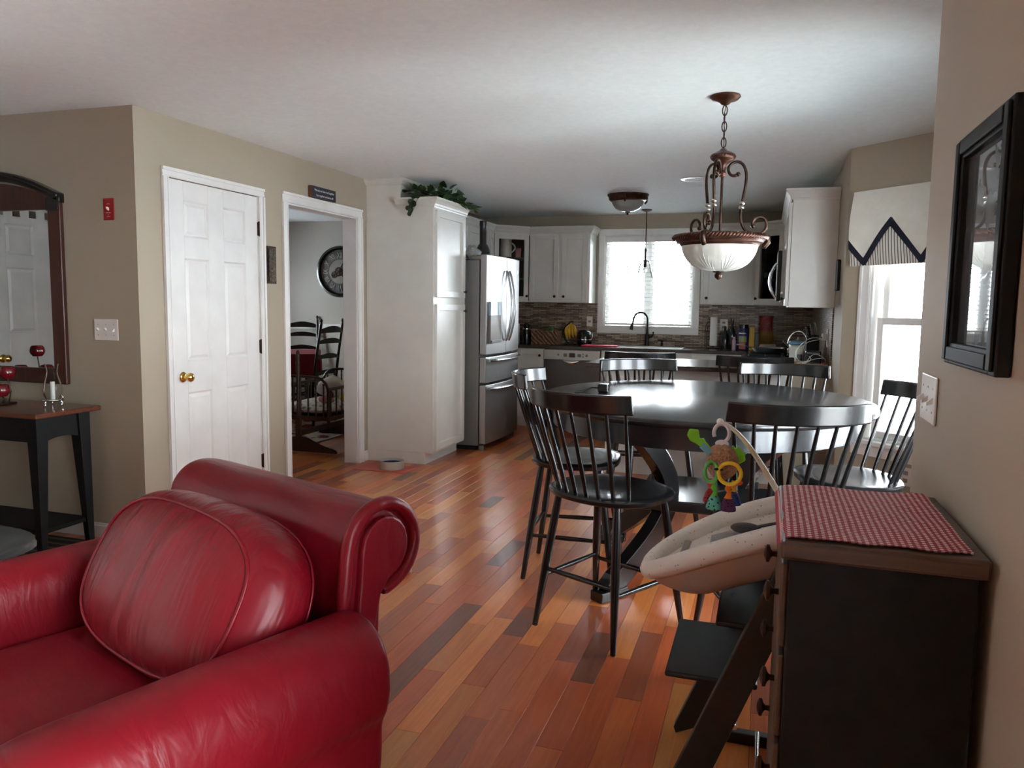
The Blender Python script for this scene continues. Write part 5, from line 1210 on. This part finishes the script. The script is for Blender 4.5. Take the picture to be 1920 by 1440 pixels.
solo('avocado', MB().ball((0,0,.05),.052,16,12,(1,.85,1)), pm('avocado_skin', srgb(66,92,40), .6, nscale=80, nstr=.6), (-2.40,8.80,CT+.105), 'green avocado lying in the wicker basket', 'avocado', 60)
p = thing('banana_stand', 'black wire banana stand holding a bunch of bananas', 'banana stand', (-2.16, 8.84, CT))
MB().lathe([(.001,0),(.08,0),(.08,.008),(.001,.009)], n=24).build('base', MAT['blackflat'], p, smooth=40)
MB().tube([(-.03-.075*math.sin(PI*i/12)*1.0+.03*(i/12), 0, .008+.26*i/12) for i in range(13)]+[(.02,-.01,.272),(.03,-.015,.255)], .006, 8).build('hook_arm', MAT['blackflat'], p, smooth=60)
MB().tube([(-.07*math.cos(a)*1.0-.01, .02, .13+.115*math.sin(a)) for a in [-1.4+2.9*i/16 for i in range(17)]], .0045, 6).build('wire_loop', MAT['blackflat'], p, smooth=60)
yb = pm('banana_peel', srgb(208,160,40), .5, nscale=18, nstr=.1, nvar=.18)
p = thing('banana_bunch', 'bunch of yellow bananas hanging on the wire stand', 'banana', (-2.13, 8.80, CT+.045))
for i in range(4):
    a = -.5+.36*i; pts = [(-.01+.034*(i-1.2)*math.sin(PI/2*min(1,k/4))-.012*math.sin(PI*k/9), -.02-.03*math.cos(a)*math.sin(PI*k/9)-.008*(i%2), .205-(.19-.012*i)*k/9) for k in range(10)]
    MB().tube(pts, [.004,.007,.014,.018,.0195,.0195,.018,.015,.010,.004], 8).build('banana', yb, p, smooth=60)
MB().ball((.0,-.02,.208), .012).build('stem_crown', pm('banana_stem', srgb(110,84,40), .7), p, smooth=60)
p = thing('waffle_maker', 'black rounded waffle maker with steel handle on the counter', 'appliance', (-1.985, 8.80, CT))
MB().lathe([(.001,0),(.075,0),(.082,.012),(.085,.05),(.080,.06)], n=28).build('base', MAT['black'], p, smooth=40); MB().lathe([(.080,.062),(.086,.066),(.086,.10),(.072,.15),(.045,.175),(.001,.18)], n=28).build('lid', MAT['black'], p, smooth=40)
MB().lathe([(.082,.058),(.088,.06),(.088,.070),(.082,.072)], n=28, caps=False).build('steel_trim', MAT['chrome'], p, smooth=40); MB().tube([(.075,-.03,.06),(.098,-.045,.075),(.104,-.045,.11),(.095,-.04,.135)], .008, 8).build('handle', MAT['chrome'], p, smooth=60)
MB(FY(-.0725)).box(-.02,.02,.118,.128,0,.004).build('name_badge', MAT['trim'], p)
solo('drying_mat', MB().box(-.20,.20,-.10,.10,0,.014), pm('pink_silicone', srgb(226,60,88), .5), (-1.76,8.62,CT), 'bright pink drying mat beside the sink', 'mat', None, bevel=.006)
p = thing('paper_towel_holder', 'paper towel roll on a black wire holder', 'paper towel', (-.555, 8.93, CT))
MB().lathe([(.001,0),(.075,0),(.075,.006),(.001,.007)], n=24).build('base', MAT['blackflat'], p, smooth=40); MB().lathe([(.012,.03),(.040,.03),(.040,.345),(.012,.345)], n=28).build('roll', pm('paper_white', srgb(232,230,224), .95), p, smooth=40); MB().cyl((0,0,.006),(0,0,.03),.008).build('post', MAT['blackflat'], p)
MB().tube([(-.075,0,.006),(-.075,0,.18),(-.068,0,.235),(-.055,0,.25)], .004, 6).tube([(-.09,.01,.006),(-.09,.01,.20),(-.08,.01,.27),(-.06,.01,.29)], .004, 6).build('guard_wire', MAT['blackflat'], p, smooth=60)
gl_dark = pm('dark_green_glass', (.008,.014,.010,1), .08)
solo('olive_oil_bottle', MB().lathe([(.001,0),(.036,0),(.038,.01),(.038,.17),(.030,.21),(.014,.25),(.013,.31),(.016,.312),(.016,.335),(.001,.336)]), gl_dark, (-.355,8.86,CT), 'tall dark glass bottle beside the outlet', 'bottle')
solo('wine_bottle', MB().lathe([(.001,0),(.040,0),(.041,.01),(.041,.13),(.03,.17),(.013,.20),(.013,.25),(.001,.252)]), gl_dark, (-.43,8.90,CT), 'short dark glass bottle next to the paper towel', 'bottle')
solo('spice_jar', MB().lathe([(.001,0),(.019,0),(.020,.01),(.020,.10),(.014,.115),(.015,.14),(.001,.141)]), pm('lilac_label', srgb(186,160,176), .4), (-.325,8.70,CT), 'slim pale pink jar in front of the dark bottle', 'jar')
p = thing('blue_tub', 'large blue tub with orange picture label on the counter', 'tub', (-.235,8.78,CT))
MB().lathe([(.001,0),(.058,0),(.060,.01),(.060,.20),(.050,.235)], n=28).build('body', pm('blue_plastic', srgb(34,40,96), .35), p, smooth=40); MB().lathe([(.052,.232),(.052,.275),(.001,.277)], n=28).build('lid', MAT['black'], p, smooth=40)
def band(r, z0, z1, a0, a1, mat, nm): MB().grid(lambda u,w: (r*math.sin(a0+(a1-a0)*u), -r*math.cos(a0+(a1-a0)*u), z0+(z1-z0)*w), 9, 2).build(nm, mat, p, smooth=60)
band(.0606,.175,.186,-.8,.5,MAT['trim'],'white_stripe'); band(.0606,.085,.15,-.8,.7,pm('label_sand', srgb(150,146,104), .5),'label'); band(.0607,.012,.08,-.7,.5,pm('label_orange', srgb(196,110,70), .5),'label')
solo('cracker_box', MB().box(-.026,.026,-.05,.05,0,.245), pm('box_yellow', srgb(206,166,62), .6), (-.145,8.80,CT), 'narrow yellow cardboard box beside the blue tub', 'box', None, bevel=.002)
solo('tea_box', MB().box(-.020,.020,-.05,.05,0,.185), pm('box_grey', srgb(120,118,116), .6), (-.092,8.80,CT), 'narrow grey carton beside the yellow box', 'box', None, bevel=.002)
p = thing('chip_bag', 'crumpled red and yellow chip bag against the backsplash', 'bag', (.0,8.93,CT))
def bagf(u, w):
    a = 2*PI*u; k = math.sin(PI*(.06+.88*w))**.5; return (.088*math.cos(a)*(.86+.14*math.sin(5*w+1)), .035*k*math.sin(a)+.006*math.sin(9*w+3*a), .37*w)
t = NT('foil_bag'); v = t.coord(); sp = t.n('ShaderNodeSeparateXYZ'); t.l(v, sp.inputs[0]); t.l(t.ramp(t.math('MULTIPLY', sp.outputs[2], 2.7), [(.0,srgb(136,98,26)),(.45,srgb(150,112,34)),(.62,srgb(130,20,22)),(1,srgb(140,20,24))]), t.b.inputs['Base Color']); t.b.inputs['Roughness'].default_value = .3; t.bump(t.noise(v,22,3), .8, .02)
MB().grid(bagf, 24, 12, cu=True, caps=True).build('bag', t.m, p, smooth=60)
p = thing('butter_dish', 'grey covered butter dish in front of the chip bag', 'dish', (.02,8.62,CT))
gy = pm('grey_ceramic', srgb(176,172,164), .35)
MB().box(-.11,.11,-.055,.055,0,.010).build('tray', gy, p, bevel=.003); MB().hexa([(-.095,-.045,.010),(.095,-.045,.010),(.095,.045,.010),(-.095,.045,.010),(-.078,-.034,.075),(.078,-.034,.075),(.078,.034,.075),(-.078,.034,.075)]).build('cover', gy, p, bevel=.006)
# right counter clutter
o = solo('wooden_tray', MB().box(-.125,.125,-.13,.13,0,.012).box(-.125,.125,-.13,-.12,.012,.03).box(-.125,.125,.12,.13,.012,.03).box(-.125,-.115,-.12,.12,.012,.03).box(.115,.125,-.12,.12,.012,.03), pm('pale_wood_tray', srgb(176,134,98), .5), (.335,6.57,CT), 'pale wooden tray at the end of the right counter', 'tray', None)
p = thing('formula_tub', 'white plastic tub with blue lid on the right counter', 'tub', (.245, 6.86, CT))
MB().box(-.055,.055,-.06,.06,0,.155).build('body', pm('tub_cream', srgb(206,204,190), .4), p, bevel=.014); MB().box(-.058,.058,-.063,.063,.155,.185).build('lid', pm('lid_blue', srgb(72,122,156), .4), p, bevel=.008); MB(FY(-.0605)).box(.0,.045,.03,.08,0,.002).build('label', MAT['black'], p)
p = thing('knife_block', 'dark knife block with steel handled knives', 'knife block', (.37, 6.93, CT))
MB().hexa([(-.05,-.07,0),(.05,-.07,0),(.05,.07,0),(-.05,.07,0),(-.05,-.02,.20),(.05,-.02,.20),(.05,.10,.24),(-.05,.10,.24)]).build('block', MAT['blackflat'], p, bevel=.006)
for i in range(5):
    x = -.036+.018*i; MB().tube([(x,.02+.012*(i%2),.20+.012*(i%2)),(x-.02,-.03+.01*i,.275+.01*i),(x-.028,-.05+.01*i,.30+.01*i)], [.006,.008,.009], 8, flat=.5).build('knife_handle', MAT['chrome'] if i % 2 == 0 else MAT['black'], p, smooth=50)
p = thing('power_adapter', 'black power adapter box on the wooden tray', 'adapter', (.36, 6.60, CT+.013)); MB().box(-.06,.06,-.05,.05,0,.11).build('case', MAT['black'], p, bevel=.012); MB(FY(-.051)).box(-.045,.045,.02,.09,0,.002).build('grille', MAT['blackflat'], p)
p = thing('wall_charger', 'white wall charger plugged into the right backsplash', 'charger', (.445, 6.72, 1.14)); MB().box(-.02,.022,-.03,.03,0,.055).build('body', white_pl, p, bevel=.008); MB().box(-.024,-.02,-.012,.012,.015,.03).build('port', MAT['black'], p)
o = MB(FXn(XF-.012)).box(6.64,6.76,1.09,1.23,0,.006).build('outlet_plate', white_pl, None, bevel=.002); tag(o, 'white double outlet plate on the right backsplash', 'outlet')
for k, pts in enumerate(([(.44,6.70,1.15),(.34,6.62,1.17),(.25,6.55,1.10),(.22,6.52,1.03),(.25,6.50,.985),(.30,6.49,.962),(.22,6.48,.962)], [(.44,6.73,1.15),(.31,6.66,1.13),(.28,6.60,1.08),(.33,6.55,1.02),(.35,6.52,.99),(.28,6.50,.964)], [(.30,6.50,.962),(.34,6.50,1.03),(.38,6.49,1.045),(.44,6.49,1.01),(.45,6.49,.975),(.40,6.49,.962)], [(.24,6.52,.964),(.32,6.51,.985),(.40,6.52,1.01),(.445,6.53,1.005)])):
    o = MB().tube(smoothpts(pts,2), .0028, 6).build('charging_cable', white_pl, None, smooth=60)
    tag(o, 'white charging cable looping over the wooden tray', 'cable', 'charging cables on the right counter')
# ================================================================ dining room beyond the doorway
rg_t = NT('patterned_rug'); t = rg_t; v = t.coord(kind='World'); vo = t.n('ShaderNodeTexVoronoi'); vo.feature = 'DISTANCE_TO_EDGE'; vo.inputs['Scale'].default_value = 3.2; t.l(v, vo.inputs['Vector']); nf = t.noise(v, 5, 2, .5, 2.5)
t.l(t.ramp(t.math('ADD', t.math('MULTIPLY', vo.outputs['Distance'], .9), t.math('MULTIPLY', nf, .55)), [(.30,srgb(186,172,150)),(.42,srgb(186,172,150)),(.46,srgb(116,20,30)),(1,srgb(96,14,24))]), t.b.inputs['Base Color']); t.b.inputs['Roughness'].default_value = .95
o = MB().box(-6.9,-4.18,6.35,8.95,.0005,.010).build('area_rug', t.m, None, bevel=.003); tag(o, 'red and cream patterned rug in the dining room', 'rug')
rl = Vector((-.86,-.51,0)).normalized(); rr_ = Vector((-.51,.86,0)).normalized(); cor = Vector((-4.93,7.90,0))
ang = math.atan2(-.86*-1*-1, 0) if False else math.atan2(rl.y, rl.x)
TL, TW = 1.7, .92
cen = cor+rl*TL/2+rr_*TW/2
p = thing('draped_table', 'dining room table standing under a dark red cloth', 'table', (cen.x, cen.y, 0.010), ang)
MB().box(-TL/2+.03,TL/2-.03,-TW/2+.03,TW/2-.03,.73,.765).build('tabletop', mah, p)
for x in (-TL/2+.12,TL/2-.12):
    for y in (-TW/2+.12,TW/2-.12): MB().box(x-.035,x+.035,y-.035,y+.035,0,.73).build('leg', mah, p)
rc = pm('red_tablecloth', srgb(116,8,28), .85, nscale=8, nstr=.3, ndist=.02)
def clo(u, w):
    S = [(1,.778),(1.0,.776),(1.012,.765),(1.015,.66),(1.02,.53)]; k, z = S[int(round(w*4))]; a = u*4
    i = int(a) % 4; f = a-int(a); c = [(-1,-1),(1,-1),(1,1),(-1,1)]; x = c[i][0]*(1-f)+c[(i+1)%4][0]*f; y = c[i][1]*(1-f)+c[(i+1)%4][1]*f
    wv = (.010*math.sin(u*70)+.008*math.sin(u*43)) if w > .6 else 0
    return (x*TL/2*k+x*wv, y*TW/2*k+y*wv, z)
m = MB().grid(clo, 96, 5, cu=True); m.f.append(tuple(range(96))); m.mi.append(0)
o = m.build('tablecloth', rc, None, smooth=40); o.location = (cen.x,cen.y,.010); o.rotation_euler = (0,0,ang); tag(o, 'dark red cloth draped over the dining room table', 'tablecloth')
def ladder_chair(label, loc, rz):
    c = thing('ladder_back_chair', label, 'chair', loc, rz, 'ladder back chairs in the dining room')
    for s in (-1,1):
        MB().tube([(s*.205,-.19,0),(s*.205,-.19,.45),(s*.20,-.24,.80),(s*.195,-.30,1.13)], .0155, 10).build('back_post', MAT['black'], c, smooth=60)
        MB().lathe([(.010,1.125),(.016,1.14),(.010,1.152),(.015,1.165),(.017,1.18),(.010,1.195),(.001,1.20)], (s*.195,-.303,0), 12).build('finial', MAT['black'], c, smooth=50)
        MB().tube([(s*.235,.20,0),(s*.235,.20,.46)], .016, 10).build('front_leg', MAT['black'], c, smooth=60)
        for z in (.16,.30): MB().tube([(s*.235,.20,z),(s*.205,-.19,z)], .009, 8).build('stretcher', MAT['black'], c, smooth=60)
    for z in (.20,.33): MB().tube([(-.235,.20,z),(.235,.20,z)], .010, 8).build('stretcher', MAT['black'], c, smooth=60)
    MB().hexa([(-.25,.22,.44),(.25,.22,.44),(.21,-.20,.44),(-.21,-.20,.44),(-.25,.22,.47),(.25,.22,.47),(.21,-.20,.47),(-.21,-.20,.47)]).build('seat', pm('rush_seat', srgb(70,56,40), .8, nscale=120, nstr=.5), c, bevel=.008)
    for z, h in ((.60,.05),(.78,.055),(.95,.06),(1.075,.075)):
        yb_ = -.24-(z-.80)*.18 if z > .8 else -.19-(z-.45)*.14
        m = MB()
        def fn(u, w):
            k = math.sin(PI*u); return (-.195+.39*u, yb_-.028*k, z-h/2+h*w*(.55+.45*k)+.006*k)
        def fn2(u, w): q = fn(u,w); return (q[0], q[1]-.010, q[2])
        m.grid(fn, 13, 3); m.grid(fn2, 13, 3); m.build('ladder_slat', MAT['black'], c, smooth=60)
    return c
ladder_chair('black ladder back chair in front of the red table, behind the cradle', (-4.885, 7.66, .010), PI/2-.09)
ladder_chair('black ladder back chair on the wall side of the red table', (-5.72, 8.72, .010), PI+.45)
# cradle
p = thing('baby_cradle', 'brown turned wood cradle on a trestle stand behind the doorway', 'cradle')
cw = wood('cradle_walnut', srgb(44,26,18), srgb(78,50,34), .35, 2, .2, False)
def turned(x, y, z0, z1, r, nm='spindle', n=10):
    prof = []
    N = 22
    for i in range(N+1): prof.append((r*(.72+.28*abs(math.sin(i*PI/2.5))), z0+(z1-z0)*i/N))
    MB().lathe(prof, (x,y,0), n).build(nm, cw, p, smooth=70)
X0c, X1c, Y0c, Y1c, xm = -4.40, -3.79, 6.24, 7.14, -4.085
for y in (Y0c-.04, Y1c+.04):
    turned(xm, y, .33, .90, .020, 'stand_post', 12); MB().ball((xm,y,.915), .018, sc=(1,1,1.3)).build('post_finial', cw, p, smooth=60)
    MB().box(xm-.024,xm+.024,y-.02,y+.02,.06,.33).build('stand_base', cw, p, bevel=.003)
    MB(T_xz(y-.018)).prism(smoothpts([(-4.48,0.0),(-4.46,.03),(-4.36,.05),(-4.25,.09),(-4.16,.13),(xm,.135),(-4.01,.13),(-3.92,.09),(-3.81,.05),(-3.71,.03),(-3.69,0.0)],1), 0, .036).build('stand_foot', cw, p)
MB().box(xm-.018,xm+.018,Y0c,Y1c,.14,.19).build('stand_beam', cw, p)
MB().box(X0c,X1c,Y0c,Y1c,.285,.325).build('cradle_floor', cw, p, bevel=.004)
for x in (X0c+.01,X1c-.01):
    MB().box(x-.012,x+.012,Y0c,Y1c,.565,.595).build('side_rail', cw, p, bevel=.004)
    for i in range(9): turned(x, Y0c+.05+i*(Y1c-Y0c-.1)/8, .325, .57, .0095, n=8)
for y in (Y0c+.01,Y1c-.01):
    pts = [(X0c+.01,y,.565),(X0c+.03,y,.63),(X0c+.09,y,.68),(X0c+.18,y,.69),(xm,y,.69),(X1c-.18,y,.69),(X1c-.09,y,.68),(X1c-.03,y,.63),(X1c-.01,y,.565)]
    MB().tube(smoothpts(pts,2), .013, 8).build('end_rail', cw, p, smooth=60)
    for i in range(7):
        x = X0c+.06+i*(X1c-X0c-.12)/6; turned(x, y, .325, .68 if abs(x-xm) < .2 else .63, .0095, n=8)
    for x in (X0c+.01,X1c-.01): turned(x, y, .25, .58, .017, 'corner_post')
settle(p); p.location.z += .0105
t = NT('printed_sheet'); v = t.coord(); vo = t.n('ShaderNodeTexVoronoi'); vo.inputs['Scale'].default_value = 16; t.l(v, vo.inputs['Vector']); t.l(t.ramp(vo.outputs['Distance'], [(0,srgb(140,140,136)),(.25,srgb(150,150,146)),(.32,srgb(222,218,212)),(1,srgb(222,218,212))]), t.b.inputs['Base Color']); t.b.inputs['Roughness'].default_value = .9
o = puff(.55,.85,.10,6).build('cradle_mattress', t.m, None, smooth=60); o.location = (-4.095,6.69,.3375); tag(o, 'white printed mattress inside the cradle', 'mattress')
o = lump(.13, 1.4, .8, .75, 31, .25).build('folded_blanket', pm('white_blanket', srgb(216,208,198), .95, nscale=12, nstr=.6, ndist=.03), None, smooth=60); o.location = (-4.12,6.86,.445); tag(o, 'rumpled white blanket lying in the cradle', 'blanket')
o = lump(.05, 1.7, .8, .7, 32, .2).build('doll_blanket', pm('pink_fleece', srgb(206,150,146), .95, nscale=90, nstr=.6), None, smooth=60); o.location = (-3.93,6.42,.438); tag(o, 'pink bundle lying in the cradle', 'blanket')
o = lump(.036, 1.1, .9, 1.0, 33, .15).build('soft_ball', pm('yellow_fleece', srgb(206,190,60), .9), None, smooth=60); o.location = (-3.86,6.62,.438); tag(o, 'yellow soft toy in the cradle', 'toy')
o = lump(.042, .8, .7, 1.25, 34, .2).build('rag_doll', pm('maroon_fleece', srgb(92,44,44), .95), None, smooth=60); o.location = (-3.97,6.56,.438); tag(o, 'small maroon doll sitting in the cradle', 'doll')
# clock
p = thing('wall_clock', 'large round dark skeleton gear clock on the dining room wall', 'clock')
TCk = fr((-5.335, YB-.002, 1.785), (1,0,0), (0,-1,0))
MB(TCk).lathe([(.29,0),(.325,.0),(.335,.02),(.325,.045),(.30,.050),(.285,.03),(.285,.006)], n=64, caps=False).build('rim', MAT['black'], p, smooth=40)
t = NT('clock_face'); v = t.coord(kind='World'); f = t.noise(v, 9, 3); t.l(t.ramp(f, [(.3,srgb(58,56,54)),(.7,srgb(92,88,84))]), t.b.inputs['Base Color']); t.b.inputs['Roughness'].default_value = .5
MB(TCk).lathe([(.001,.006),(.29,.006)], n=64, caps=False).build('dial', t.m, p)
silv = pm('clock_silver', srgb(150,148,142), .4, metal=.5)
MB(TCk).lathe([(.15,.012),(.155,.016),(.005,.016)], n=48, caps=False).build('centre_disc', pm('clock_centre', srgb(128,122,114), .5), p, smooth=40)
for i, s in enumerate(('XII','I','II','III','IIII','V','VI','VII','VIII','IX','X','XI')):
    a = -2*PI*i/12; Tn = TCk @ Matrix.Rotation(a, 4, 'Z') @ Matrix.Translation((0,.178,.012))
    text_mesh(s, .105, Tn, silv, p, 'numeral', sx=.62, ext=.003)
def gear(x, y, r, n, z):
    m = MB(TCk @ Matrix.Translation((x,y,z))); pts = []
    for i in range(n*4):
        a = 2*PI*i/(n*4); q = r*(1.0 if (i//2) % 2 else .86); pts.append((q*math.cos(a), q*math.sin(a)))
    m2 = MB(TCk @ Matrix.Translation((x,y,z)))
    N = len(pts); inner = [(.70*r*math.cos(2*PI*i/N), .70*r*math.sin(2*PI*i/N)) for i in range(N)]
    m2.add([(a,b,0) for a,b in pts]+[(a,b,0) for a,b in inner]+[(a,b,.008) for a,b in pts]+[(a,b,.008) for a,b in inner],
        [(i,(i+1)%N,N+(i+1)%N,N+i) for i in range(N)]+[(2*N+i,2*N+(i+1)%N,3*N+(i+1)%N,3*N+i) for i in range(N)]+[(i,(i+1)%N,2*N+(i+1)%N,2*N+i) for i in range(N)]+[(N+i,N+(i+1)%N,3*N+(i+1)%N,3*N+i) for i in range(N)])
    for k in range(5):
        a = 2*PI*k/5; m2.tube([(0,0,.004),(.75*r*math.cos(a),.75*r*math.sin(a),.004)], .005, 5)
    m2.build('gear', MAT['bronze'], p)
gear(-.01,.0,.062,16,.018); gear(.065,-.035,.036,10,.020); gear(-.075,-.04,.044,12,.020)
for L, a, w in ((.20,-.5,.008),(.13,-1.3,.010)):
    MB(TCk).tube([(0,0,.032),(L*math.sin(-a),L*math.cos(a),.032)], [w,.003], 6, flat=.4).build('hand', MAT['black'], p)
settle(p)
